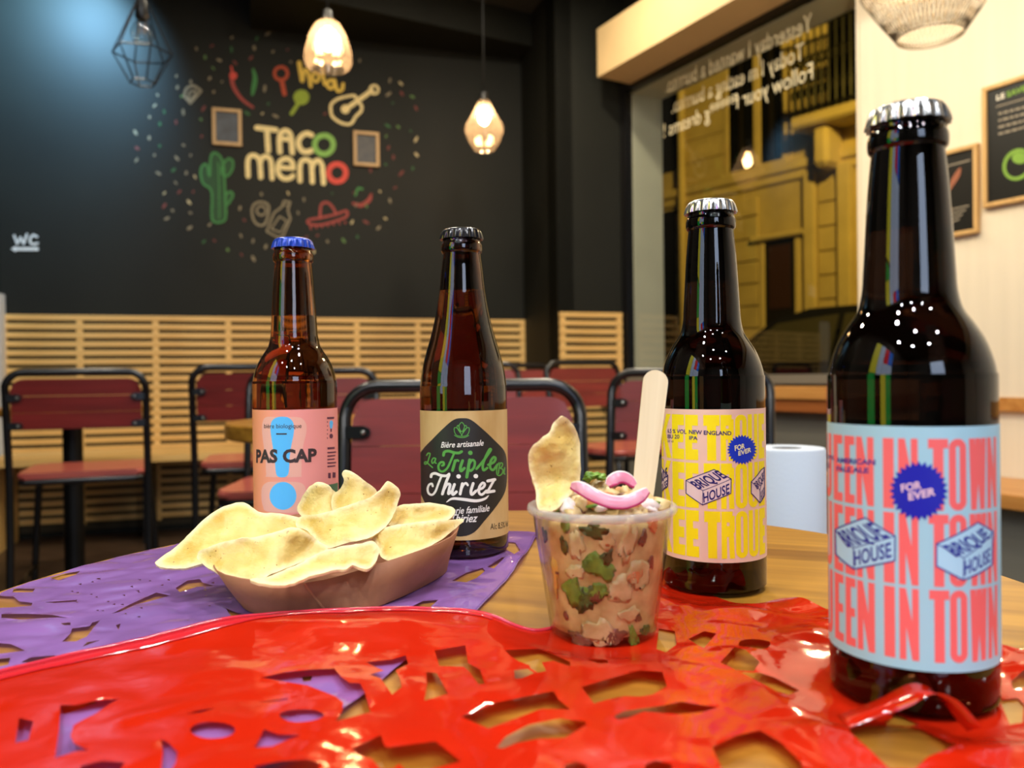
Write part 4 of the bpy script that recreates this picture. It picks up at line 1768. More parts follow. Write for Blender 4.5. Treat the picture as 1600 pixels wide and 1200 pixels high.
tB, s0, s1, zb, zt = board(1535, 1700, 138, 326, 0.52, 'larger black menu board with green heading and avocado drawing on cream wall')
ar = Art(bconv)
ar.text('LE', (1557, 157), (1570, 152.5), (1557, 149), bold=0.03)
ar.build('lettering', k_pale, tB, bplace)
ar = Art(bconv)
ar.text('SAVIEZ', (1573, 152), (1616, 137), (1573, 143), bold=0.03)
ar.build('lettering', k_bgreen, tB, bplace)
ar = Art(bconv)
ar.stroke([(1556, 167), (1615, 150)], 1.6, rnd=False)
rng = random.Random(3)
for r_ in range(4):
    y = 178 + r_ * 10.5
    x = 1560
    while x < 1612:
        w = rng.uniform(4, 11)
        ar.stroke([(x, y - (x - 1560) * 0.26), (x + w, y - (x + w - 1560) * 0.26)], 3.2, rnd=False)
        x += w + 2
ar.build('printed_lines', k_text, tB, bplace)
ar = Art(bconv)
ar.stroke([(1590 + 21 * math.cos(t), 257 + 22 * math.sin(t) - 4 * math.cos(t)) for t in [k / 24 * math.tau for k in range(24)]], 5.5, closed=True)
ar.ellipse(1593, 247, 12, 9)
ar.build('painted_avocado', k_bgreen, tB, bplace)
tS, s0b, s1b, zbb, ztb = board(1440, 1530, 246, 378, rs(1531, 0.016), 'smaller black menu board half hidden by the neck of the largest bottle')
ar = Art(bconv)
ar.stroke([(1478, 260), (1516, 250)], 2.2, rnd=False)
for r_ in range(4):
    ar.stroke([(1480, 329 + r_ * 7), (1514 - r_ * 5, 321 + r_ * 7)], 2.0, rnd=False)
ar.build('printed_lines', k_text, tS, bplace)
ar = Art(bconv)
ar.spoly([(1484, 285), (1494, 268), (1501, 262), (1500, 274), (1490, 290), (1484, 298)])
ar.build('painted_chilli', mat('board_salmon_print', (150, 92, 66), rough=0.7), tS, bplace)

# ------------------------------------------------------------------ unseen stand-ins added behind the camera for the lit things mirrored in the bottles
LBX = empty('light_box_display', (-1.18, -0.30, 0), 'tall backlit colour-block display, standing in for the source of the coloured stripes mirrored in the bottle necks', 'display', rz=R(-90))
bm = bmesh.new()
box(bm, (-0.48, -0.08, 0.0), (0.48, 0.0, 2.05), bevel=0.006)
obj('cabinet', bm, m_blackmetal, LBX)
blocks = [(0.02, 0.24, 1.55, 2.02, (220, 40, 50), 'red'), (0.24, 0.46, 1.55, 2.02, (30, 110, 220), 'blue'), (0.02, 0.46, 1.12, 1.54, (190, 205, 230), 'white'),
          (0.02, 0.22, 0.62, 1.11, (225, 215, 60), 'yellow'), (0.22, 0.46, 0.62, 1.11, (40, 165, 70), 'green'), (0.02, 0.46, 0.30, 0.61, (60, 120, 220), 'blue'),
          (-0.20, 0.01, 0.9, 2.02, (180, 195, 215), 'white'), (-0.46, -0.21, 1.2, 2.02, (235, 225, 90), 'yellow'), (-0.46, -0.21, 0.3, 1.19, (60, 160, 90), 'green')]
for (x0, x1, z0, z1, c, nm) in blocks:
    bm = bmesh.new()
    box(bm, (x0, 0.0005, z0), (x1, 0.006, z1))
    obj('lit_panel', bm, mat('backlit_%s_panel' % nm, c, rough=0.3, emit=c, estr=3.2), LBX)
MS = empty('pale_glow_panel', (0.72, -2.3, 0), 'wide glowing panel on a post, standing in for the source of the pale stripes mirrored in the bottles', 'screen', rz=R(12))
bm = bmesh.new()
box(bm, (-0.45, -0.03, 0.95), (0.45, 0.03, 2.15), bevel=0.006)
obj('housing', bm, m_blackmetal, MS)
bm = bmesh.new()
box(bm, (-0.43, 0.031, 0.97), (0.43, 0.034, 2.13))
obj('display', bm, mat('lit_pale_panel', (220, 230, 240), rough=0.3, emit=(196, 218, 255), estr=5.5), MS)
bm = bmesh.new()
box(bm, (-0.04, -0.06, 0.0), (0.04, -0.03, 2.0))
obj('post', bm, m_blackmetal, MS)

# ------------------------------------------------------------------ bottles
LONG = [(0.0, 0.003), (0.020, 0.002), (0.0255, 0.0), (0.0285, 0.0015), (0.0302, 0.006), (0.0305, 0.012), (0.0305, 0.116), (0.0302, 0.124), (0.0290, 0.131), (0.0262, 0.139),
        (0.0225, 0.1455), (0.0190, 0.151), (0.0172, 0.158), (0.0166, 0.166), (0.0158, 0.180), (0.0147, 0.198), (0.0134, 0.2120), (0.0133, 0.2133), (0.0144, 0.2146), (0.0147, 0.2170),
        (0.0145, 0.2196), (0.0137, 0.2216), (0.0132, 0.2270), (0.0124, 0.2295), (0.0, 0.2295)]
ALE = [(0.0, 0.003), (0.020, 0.002), (0.0265, 0.0), (0.0300, 0.0015), (0.0314, 0.006), (0.0318, 0.012), (0.0318, 0.110), (0.0314, 0.122), (0.0300, 0.133), (0.0276, 0.143),
       (0.0240, 0.155), (0.0210, 0.1665), (0.0185, 0.179), (0.0165, 0.192), (0.0152, 0.205), (0.0138, 0.2160), (0.0138, 0.2171), (0.0148, 0.2185), (0.0151, 0.2207), (0.0148, 0.2237),
       (0.0139, 0.2260), (0.0135, 0.2310), (0.0126, 0.2335), (0.0, 0.2335)]


def amber(name, col, ior=1.42, rough=0.0):
    if name in MATS:
        return MATS[name]
    m = bpy.data.materials.new(name)
    m.use_nodes = True
    nt = m.node_tree
    b = nt.nodes['Principled BSDF']
    b.inputs['Base Color'].default_value = col
    b.inputs['Roughness'].default_value = rough
    b.inputs['Transmission Weight'].default_value = 1.0
    b.inputs['IOR'].default_value = ior
    b.inputs['Coat Weight'].default_value = 0.25
    b.inputs['Coat Roughness'].default_value = 0.0
    b.inputs['Coat IOR'].default_value = 1.6
    MATS[name] = m
    return m


def interp(prof, z):
    for (r0, z0), (r1, z1) in zip(prof[3:-1], prof[4:]):
        if z0 <= z <= z1 and z1 > z0:
            return r0 + (r1 - r0) * (z - z0) / (z1 - z0)
    return prof[-2][0]


class Bottle:
    def __init__(self, x, y, z, prof, glass, capm, lz0, lz1, labm, level, label):
        self.c = Vector((x, y, 0))
        self.z = z
        e0 = -self.c.normalized()
        self.e0 = e0
        self.er = Vector((-e0.y, e0.x, 0))
        self.Rl = max(r for r, _ in prof) + 0.00012
        t = empty('beer_bottle', (x, y, z), label, 'bottle', 'beer bottles')
        self.t = t
        H = prof[-1][1]
        bm = bmesh.new()
        sp = [tuple(p) for p in smooth_path([(r, zz) for r, zz in prof[1:-1]], 3)]
        lathe(bm, [(0, prof[0][1])] + sp + [(0, H)], 96, flip=False)
        # head space above the beer
        zs = [level + (H - 0.006 - level) * k / 10 for k in range(11)]
        cav = [(0.0, level)] + [(max(0.004, interp(prof, q) - 0.0032), q) for q in zs] + [(0, H - 0.006)]
        lathe(bm, cav, 64, flip=True)
        o = obj('glass', bm, glass, t, smooth=True, angle=60)
        # crown cap
        bm = bmesh.new()
        N = 21
        cz = H - 0.0035

        def fl(r, zz, a):
            f = max(0.0, min(1.0, (0.0045 - zz) / 0.0045))
            return r + 0.00055 * f * math.cos(a * N)
        rc = prof[-3][0]
        lathe(bm, [(rc + 0.0004, -0.0024), (rc + 0.0021, -0.0024), (rc + 0.0019, -0.0010), (rc + 0.0014, 0.0010), (rc + 0.0010, 0.0028), (rc + 0.0002, 0.0042), (rc - 0.0012, 0.0049),
                   (rc - 0.004, 0.0052), (0, 0.0053)], N * 8, z0=cz, fn=fl)
        obj('crown_cap', bm, capm, t, smooth=True, angle=60)
        # paper label round the body
        bm = bmesh.new()
        Rl = self.Rl
        seg = 128
        lathe(bm, [(Rl - 0.00006, lz0), (Rl, lz0), (Rl, lz1), (Rl - 0.00006, lz1)], seg)
        self.label = obj('paper_label', bm, labm, t, smooth=True, angle=60)

    def conv(self, p):
        """picture pixel -> (arc length, height) on the label"""
        o = Vector((0, 0, EZ))
        d = ray(p[0], p[1])
        d2 = Vector((d.x, d.y))
        oc = -Vector((self.c.x, self.c.y))
        a = d2.dot(d2)
        b = 2 * oc.dot(d2)
        c = oc.dot(oc) - self.Rl ** 2
        disc = b * b - 4 * a * c
        if disc < 0:
            disc = 0.0
        t = (-b - math.sqrt(disc)) / (2 * a)
        q = o + d * t
        v = Vector((q.x, q.y, 0)) - self.c
        return (math.atan2(v.dot(self.er), v.dot(self.e0)) * self.Rl, q.z - self.z)

    def place(self, lift):
        def f(x, z):
            th = x / self.Rl
            r = self.Rl + lift
            return self.e0 * (r * math.cos(th)) + self.er * (r * math.sin(th)) + Vector((0, 0, z))
        return f

    def print_(self, art, name, m, lift):
        return art.build(name, m, self.label, self.place(lift), cut=0.0016, world_space=False)


m_amb1 = amber('amber_glass_light', (0.46, 0.175, 0.045, 1))
m_amb2 = amber('amber_glass_brown', (0.15, 0.055, 0.02, 1))
m_amb3 = amber('amber_glass_dark', (0.016, 0.007, 0.004, 1))
m_capb = mat('blue_cap_enamel', (30, 66, 170), rough=0.25, coat=0.4, metal=0.3)
m_capk = mat('black_cap_enamel', (18, 18, 22), rough=0.2, coat=0.5)
m_caps = mat('silver_cap_tin', (214, 214, 212), rough=0.22, metal=0.95)
ZS = TZ + 0.0012


def grad_label(name, c1, c2):
    m = mat(name, c1, rough=0.45)
    nt = m.node_tree
    b = nt.nodes['Principled BSDF']
    tc = nt.nodes.new('ShaderNodeTexCoord')
    sx = nt.nodes.new('ShaderNodeSeparateXYZ')
    nt.links.new(tc.outputs['Object'], sx.inputs[0])
    mr = nt.nodes.new('ShaderNodeMapRange')
    mr.inputs['From Min'].default_value = -0.030
    mr.inputs['From Max'].default_value = 0.006
    nt.links.new(sx.outputs['X'], mr.inputs['Value'])
    r = nt.nodes.new('ShaderNodeValToRGB')
    r.color_ramp.elements[0].color = lin(c1)
    r.color_ramp.elements[1].color = lin(c2)
    nt.links.new(mr.outputs[0], r.inputs[0])
    nt.links.new(r.outputs[0], b.inputs['Base Color'])
    return m


# ---- bottle 1: pink label, blue cap
b1 = Bottle((461 - 800) / FPX * 0.595, 0.595, ZS, LONG, m_amb1, m_capb, 0.017, 0.1055, grad_label('orange_to_pink_paper', (248, 160, 98), (240, 154, 144)), 0.174,
            'amber beer bottle with a blue cap and an orange-pink label')


def cl1(*pts):
    return [(380 + x / 6.667, 630 + y / 6.667) for x, y in pts]


ar = Art(b1.conv)
ar.spoly(cl1((205, 190), (240, 145), (330, 142), (560, 145), (625, 170), (658, 230), (655, 320), (630, 420), (610, 560), (606, 740), (580, 768), (262, 768), (240, 740),
             (234, 600), (212, 430), (197, 290)), 4)
ar.spoly(cl1((190, 960), (200, 870), (250, 825), (330, 818), (560, 822), (630, 850), (655, 920), (650, 1040), (620, 1110), (560, 1140), (260, 1130), (205, 1070)), 4)
b1.print_(ar, 'pale_halo_print', mat('label_pale_peach', (238, 176, 156), rough=0.45), 0.00006)
ar = Art(b1.conv)
ar.spoly(cl1((286, 250), (300, 185), (350, 148), (410, 140), (470, 150), (515, 190), (530, 250), (524, 330), (500, 450), (485, 560), (475, 715), (450, 762), (405, 772),
             (358, 760), (340, 710), (330, 600), (310, 460), (290, 330)), 4)
b1.print_(ar, 'blue_exclamation_print', mat('label_sky_blue', (92, 190, 246), rough=0.4), 0.00012)
ar = Art(b1.conv)
ar.poly([cl1((415 + 139 * math.cos(t), 965 + 145 * math.sin(t)))[0] for t in [k / 40 * math.tau for k in range(40)]])
b1.print_(ar, 'blue_dot_print', MATS['label_sky_blue'], 0.00012)
ar = Art(b1.conv)
ar.spoly(cl1((898, 200), (915, 178), (935, 200), (925, 260), (905, 260)), 3)
b1.print_(ar, 'small_blue_mark', MATS['label_sky_blue'], 0.00012)
ar = Art(b1.conv)
ar.text('bière biologique', *cl1((220, 258), (608, 256)), bold=0.005, ref=0.73, hscale=1.0)
ar.stroke(cl1((345, 320), (455, 320)), 2.2, rnd=False)
ar.text('PAS', *cl1((138, 612), (358, 612), (138, 482)), bold=0.045, ref=0.72)
ar.text('CAP', *cl1((412, 612), (766, 600), (412, 480)), bold=0.045, ref=0.72)
b1.print_(ar, 'dark_lettering', mat('label_dark_brown', (62, 48, 48), rough=0.5), 0.00018)
ar = Art(b1.conv)
ar.poly([cl1((915 + 18 * math.cos(t), 342 + 24 * math.sin(t)))[0] for t in [k / 16 * math.tau for k in range(16)]])
ar.stroke(cl1((914, 265), (914, 298)), 2.0, rnd=False)
ar.stroke(cl1((872, 155), (945, 152)), 3.0, rnd=False)
ar.stroke(cl1((876, 470), (950, 465)), 3.0, rnd=False)
for k in range(5):
    ar.stroke(cl1((876, 515 + 36 * k), (965 - 8 * (k % 3), 508 + 36 * k)), 2.0, rnd=False)
for k in range(5):
    ar.stroke(cl1((872, 195 + 42 * k), (880, 195 + 42 * k)), 2.0, rnd=False)
ar.stroke(cl1((897, 725), (897, 780)), 4.0, rnd=False)
ar.stroke(cl1((945, 720), (945, 775)), 4.5, rnd=False)
b1.print_(ar, 'small_print', mat('label_maroon', (96, 44, 70), rough=0.5), 0.00018)
ar = Art(b1.conv)
ar.poly(cl1((880, 850), (985, 825), (985, 925), (900, 925)))
b1.print_(ar, 'green_panel', mat('label_bottle_green', (74, 120, 84), rough=0.5), 0.00012)

# ---- bottle 2: kraft label with black field, green and white script
b2 = Bottle((724 - 800) / FPX * 0.587, 0.587, ZS, ALE, m_amb2, m_capk, 0.0136, 0.1035,
            mat('kraft_label_paper', (184, 148, 88), rough=0.6, col2=(206, 176, 120), vscale=60, stretch=(1, 1, 0.3)), 0.190,
            'brown beer bottle with a black cap and kraft label with green and white script')


def cl2(*pts):
    return [(640 + x / 5.218, 630 + y / 5.218) for x, y in pts]


m_lgreen = mat('label_leaf_green', (84, 160, 68), rough=0.5)
m_lwhite = mat('label_white', (236, 234, 226), rough=0.5)
ar = Art(b2.conv)
ar.spoly(cl2((430, 122), (500, 135), (600, 215), (700, 310), (772, 390), (792, 480), (792, 640), (770, 740), (700, 850), (610, 960), (530, 1050), (440, 1085), (350, 1070),
             (250, 960), (170, 880), (110, 780), (85, 690), (83, 450), (105, 380), (180, 300), (280, 200), (360, 135)), 4)
b2.print_(ar, 'black_field_print', mat('label_charcoal', (38, 38, 35), rough=0.45), 0.00006)
ar = Art(b2.conv)


def sc(pts, w, n=5, taper=None):
    ar.stroke(cl2(*pts), w, smooth=n, taper=taper)


# La
sc([(140, 425), (152, 408), (168, 412), (160, 445), (146, 485), (130, 497), (122, 486), (136, 478), (160, 500), (188, 524)], 2.0)
sc([(212, 450), (196, 447), (182, 468), (186, 490), (202, 478), (214, 452), (208, 482), (218, 490)], 2.0)
# Triple
sc([(277, 425), (285, 398), (318, 390), (360, 402), (400, 406), (424, 394)], 4.2)
sc([(365, 404), (340, 462), (308, 528), (272, 556), (243, 546), (236, 512), (252, 484), (276, 482), (280, 502), (266, 508)], 3.4)
sc([(372, 468), (358, 520), (350, 548)], 4.4)
sc([(356, 520), (372, 480), (386, 464), (398, 470)], 3.4)
sc([(432, 468), (414, 525), (420, 552), (446, 530)], 4.4)
sc([(494, 404), (496, 405)], 6.8, 2)
sc([(490, 462), (478, 530), (466, 602)], 4.8)
sc([(484, 500), (508, 464), (530, 476), (526, 520), (500, 550), (482, 540)], 3.8)
sc([(545, 535), (600, 470), (650, 400), (662, 378), (650, 378), (618, 440), (596, 505), (602, 546), (632, 528)], 3.8)
sc([(640, 502), (684, 482), (700, 452), (684, 440), (660, 474), (656, 524), (680, 544), (716, 500)], 3.8)
# Blonde, cut off by the curve of the bottle
sc([(722, 575), (730, 520), (740, 488), (756, 492), (752, 516), (738, 530), (758, 540), (754, 572), (730, 590), (710, 576), (712, 520), (728, 486)], 1.9)
sc([(774, 526), (768, 570), (776, 578)], 2.0)
# hop cone
for q in ([(425, 156), (402, 190), (425, 232), (448, 190)], [(398, 182), (386, 196), (404, 228), (416, 240)], [(452, 182), (466, 196), (446, 228), (434, 240)],
          [(366, 200), (392, 206), (412, 236), (424, 268), (384, 262), (366, 232)], [(484, 200), (458, 206), (438, 236), (426, 268), (466, 262), (484, 232)]):
    ar.stroke(cl2(*q), 1.1, closed=True, smooth=4)
ar.stroke(cl2((366, 262), (400, 278), (450, 278), (482, 262)), 1.1, smooth=4)
b2.print_(ar, 'green_script', m_lgreen, 0.00014)
ar = Art(b2.conv)
ar.text('Bière artisanale', *cl2((256, 362), (604, 344)), shear=0.35, bold=0.01, ref=0.73, hscale=1.15)
# Thiriez
sc([(176, 600), (182, 580), (210, 572), (255, 588), (300, 592), (322, 578)], 4.2)
sc([(262, 592), (236, 655), (212, 718), (186, 746), (158, 736), (148, 700), (160, 666), (182, 656), (190, 676)], 3.4)
sc([(322, 586), (296, 650), (268, 740)], 4.4)
sc([(282, 700), (306, 662), (330, 664), (322, 706), (318, 738), (344, 716)], 4.2)
sc([(366, 662), (348, 718), (354, 744), (382, 722)], 4.4)
sc([(398, 596), (401, 597)], 6.6, 2)
sc([(430, 656), (412, 740)], 4.4)
sc([(418, 708), (440, 664), (460, 652), (474, 668)], 3.6)
sc([(518, 654), (500, 716), (508, 744), (540, 716)], 4.4)
sc([(538, 594), (541, 595)], 6.8, 2)
sc([(556, 706), (596, 690), (612, 662), (594, 650), (568, 684), (566, 730), (590, 744), (626, 714)], 4.0)
sc([(636, 634), (694, 622)], 4.6)
sc([(688, 626), (634, 722)], 3.8)
sc([(630, 726), (688, 716)], 4.6)
sc([(302, 806), (350, 778), (440, 784), (540, 796), (610, 780), (644, 752)], 4.4, taper=lambda t: 0.25 + 0.85 * math.sin(math.pi * t) ** 0.7)
ar.text('Brasserie familiale', *cl2((228, 898), (652, 878)), shear=0.35, bold=0.01, ref=0.73, hscale=1.25)
ar.text('Thiriez', *cl2((340, 968), (556, 966)), shear=0.35, bold=0.015, ref=0.73, hscale=1.2)
b2.print_(ar, 'white_script', m_lwhite, 0.00014)
ar = Art(b2.conv)
ar.text('Alc 8,5% Vol', *cl2((658, 1030), (800, 1002), (658, 978)), ref=0.73)
b2.print_(ar, 'small_print', mat('label_black', (30, 28, 26), rough=0.5), 0.00014)


# ---- bottles 3 and 4
def badge(b, cx, cy, r, conv, m, spikes=28):
    a = Art(b.conv)
    pts = []
    for k in range(spikes * 2):
        rr = r if k % 2 == 0 else r * 0.84
        t = k / (spikes * 2) * math.tau
        pts.append((cx + rr * math.cos(t), cy + rr * 1.02 * math.sin(t)))
    c_ = [conv((x, y))[0] for x, y in pts]
    ctr = conv((cx, cy))[0]
    for i in range(len(c_)):
        a.poly([ctr, c_[i], c_[(i + 1) % len(c_)]])
    b.print_(a, 'round_badge', m, 0.00020)


def brick(b, conv, outline, mid, mface, mline, house, brique, w, hard=1):
    a = Art(b.conv)
    a.poly(conv(*outline))
    b.print_(a, 'brick_logo_face', mface, 0.00014)
    a = Art(b.conv)
    a.stroke(conv(*outline), w, closed=True)
    a.stroke(conv(outline[0], mid), w * .7)
    a.stroke(conv(mid, outline[4 if len(outline) == 6 else 3]), w * .7)
    a.stroke(conv(mid, outline[2]), w * .7)
    a.text('HOUSE', *conv(*house), bold=0.02, ref=0.72)
    a.text('BRIQUE', *conv(*brique), bold=0.025, ref=0.72)
    b.print_(a, 'brick_logo_lines', mline, 0.00022)


def cl3(*pts):
    return [(1020 + x / 4.442, 630 + y / 4.442) for x, y in pts]


b3 = Bottle((1113 - 800) / FPX * 0.484, 0.484, ZS, LONG, m_amb3, m_caps, 0.0195, 0.1068, mat('pale_pink_paper', (238, 198, 182), rough=0.45), 0.182,
            'dark beer bottle with a silver cap and a yellow and pink label')


def rows(b, conv, letters, bands, m, s, tw):
    a = Art()
    for (yt, yb, sl) in bands:
        for (ch, x0, x1) in letters:
            ym = (yt + yb) / 2
            A0 = b.conv(conv((x0, ym + sl(x0)))[0])
            A1 = b.conv(conv((x1, ym + sl(x1)))[0])
            zt_ = b.conv(conv(((x0 + x1) / 2, yt + sl((x0 + x1) / 2)))[0])[1]
            zb_ = b.conv(conv(((x0 + x1) / 2, yb + sl((x0 + x1) / 2)))[0])[1]
            for q in block(ch, A0[0], A1[0], zb_, zt_, s, tw):
                a.face(q)
    return a


# the words run round the bottle in three rows; heights are those of the label
def ring_rows(b, letters, zrows, s, bar):
    a = Art()
    for (z0, z1) in zrows:
        for (ch, a0, a1) in letters:
            for q in block(ch, a0, a1, z0, z1, s, bar):
                a.face(q)
    return a


def arcs(b, conv, y, *xs):
    return [b.conv(conv((x, y))[0])[0] for x in xs]


LT3 = []
for ch, x0, x1 in (('K', 66, 130), ('E', 138, 222), ('E', 229, 318), ('T', 355, 468), ('R', 474, 566), ('O', 574, 656), ('U', 663, 730), ('B', 736, 768)):
    q0, q1 = arcs(b3, cl3, 600, x0, x1)
    if ch == 'B':
        ch = 'E'
        q1 = q0 + 0.008
    LT3.append((ch, q0, q1))
H3 = 0.1068 - 0.0195
zr3 = [(0.0195 + 0.0025, 0.0195 + 0.0293), (0.0195 + 0.0308, 0.0195 + 0.0566), (0.0195 + 0.0582, 0.0195 + 0.0842)]
ar = ring_rows(b3, LT3, zr3, 0.0050, 0.0062)
b3.print_(ar, 'yellow_lettering', mat('label_bright_yellow', (252, 230, 20), rough=0.45), 0.00006)
m_navy = mat('label_navy', (36, 30, 110), rough=0.45)
m_royal = mat('label_royal_blue', (26, 56, 200), rough=0.4)
m_blush = mat('label_blush_face', (232, 206, 206), rough=0.45)
ar = Art(b3.conv)
ar.text('6.5 % VOL', *cl3((104, 205), (235, 212), (104, 176)), bold=0.015, ref=0.72)
ar.text('IBU 20', *cl3((104, 243), (185, 246), (104, 215)), bold=0.015, ref=0.72)
ar.text('33 cl', *cl3((104, 270), (144, 272), (104, 254)), ref=0.72)
ar.text('NEW ENGLAND', *cl3((252, 212), (545, 222), (252, 184)), bold=0.025, ref=0.72)
ar.text('IPA', *cl3((253, 252), (311, 255), (253, 226)), bold=0.025, ref=0.72)
b3.print_(ar, 'navy_lettering', m_navy, 0.00014)
badge(b3, 618, 322, 103, cl3, m_royal)
ar = Art(b3.conv)
ar.text('FOR', *cl3((568, 330), (638, 312), (566, 294)), bold=0.03, ref=0.72)
ar.text('EVER', *cl3((592, 364), (680, 336), (592, 332)), bold=0.03, ref=0.72)
b3.print_(ar, 'badge_lettering', mat('label_cream', (240, 236, 190), rough=0.5), 0.00028)
brick(b3, cl3, [(232, 535), (425, 460), (543, 525), (541, 625), (345, 705), (232, 625)], (348, 606), m_blush, m_navy,
      ((352, 690), (532, 622), (350, 622)), ((318, 598), (515, 512), (256, 545)), 1.3)
brick(b3, cl3, [(682, 545), (750, 462), (772, 445), (773, 640), (742, 692), (682, 625)], (742, 602), m_blush, m_navy,
      ((748, 684), (773, 645), (746, 612)), ((722, 598), (773, 520), (696, 555)), 1.3)
brick(b3, cl3, [(52, 470), (60, 430), (106, 500), (104, 575), (60, 628), (50, 600)], (58, 560), m_blush, m_navy,
      ((58, 622), (102, 585), (58, 570)), ((56, 555), (102, 510), (52, 490)), 1.3)


def cl4(*pts):
    return [(1260 + x / 2.353, 620 + y / 2.353) for x, y in pts]


b4 = Bottle((1421 - 800) / FPX * 0.3175, 0.3175, ZS, LONG, m_amb3, m_caps, 0.0182, 0.1068, mat('pale_blue_paper', (164, 206, 222), rough=0.4), 0.182,
            'largest beer bottle, nearest the viewer, silver cap and pale blue label with coral lettering')
LT4 = []
for ch, x0, x1 in (('U', 74, 96), ('E', 103, 136), ('E', 143, 180), ('N', 186, 250), ('I', 284, 324), ('N', 340, 412), ('T', 450, 524), ('O', 526, 590), ('W', 600, 662), ('N', 666, 700)):
    q0, q1 = arcs(b4, cl4, 560, x0, x1)
    LT4.append((ch, q0, q1))
LT4.insert(0, ('Q', LT4[0][1] - 0.0095, LT4[0][1] - 0.0008))
zr4 = [(0.0182 + 0.0035, 0.0182 + 0.0297), (0.0182 + 0.0309, 0.0182 + 0.0570), (0.0182 + 0.0584, 0.0182 + 0.0842)]
ar = ring_rows(b4, LT4, zr4, 0.0035, 0.0034)
b4.print_(ar, 'coral_lettering', mat('label_coral', (246, 106, 106), rough=0.42), 0.00006)
m_navy4 = mat('label_blue_violet', (48, 52, 150), rough=0.45)
m_face4 = mat('label_ice_blue', (176, 216, 238), rough=0.42)
ar = Art(b4.conv)
ar.text('6 % VOL', *cl4((66, 226), (105, 232), (66, 210)), bold=0.015, ref=0.72)
ar.text('IBU 30', *cl4((66, 258), (86, 262), (66, 240)), bold=0.015, ref=0.72)
ar.text('AMERICAN', *cl4((112, 240), (254, 250), (112, 222)), bold=0.03, ref=0.72)
ar.text('PALE ALE', *cl4((112, 272), (230, 280), (112, 254)), bold=0.03, ref=0.72)
b4.print_(ar, 'violet_lettering', m_navy4, 0.00014)
badge(b4, 413, 346, 108, cl4, mat('label_deep_blue', (34, 36, 172), rough=0.38))
ar = Art(b4.conv)
ar.text('FOR', *cl4((350, 350), (424, 336), (346, 322)), bold=0.03, ref=0.72)
ar.text('EVER', *cl4((376, 380), (474, 360), (374, 352)), bold=0.03, ref=0.72)
b4.print_(ar, 'badge_lettering', mat('label_pink_white', (238, 200, 214), rough=0.5), 0.00028)
brick(b4, cl4, [(108, 488), (218, 445), (326, 512), (325, 602), (176, 633), (110, 578)], (174, 556), m_face4, m_navy4,
      ((178, 620), (314, 588), (176, 566)), ((152, 552), (306, 514), (112, 496)), 2.0)
brick(b4, cl4, [(478, 540), (628, 462), (683, 495), (681, 615), (576, 673), (478, 622)], (578, 592), m_face4, m_navy4,
      ((580, 656), (674, 604), (580, 602)), ((548, 588), (676, 514), (496, 548)), 2.0)

# ------------------------------------------------------------------ cut-paper plastic sheets on the table
m_red = film('red_plastic_film', (218, 40, 13), 0.10)
m_purple = film('purple_plastic_film', (160, 114, 188), 0.06)
CUP = Vector((P(940, 800, 0.397).x, 0.397, 0))
stand = [(b1.c, 0.032), (b2.c, 0.033), (b3.c, 0.032), (b4.c, 0.032), (CUP, 0.028)]


def sstep(a, b, x):
    t = max(0.0, min(1.0, (x - a) / (b - a)))
    return t * t * (3 - 2 * t)


def flat_near(x, y):
    k = 1.0
    for c, r in stand:
        d = math.hypot(x - c.x, y - c.y)
        k = min(k, sstep(r + 0.002, r + 0.034, d))
    return k


def K(ox, oy, s, pts):
    return [(ox + x / s, oy + y / s) for x, y in pts]


def ell(cx, cy, rx, ry, n=24):
    return [(cx + rx * math.cos(k / n * math.tau), cy + ry * math.sin(k / n * math.tau)) for k in range(n)]


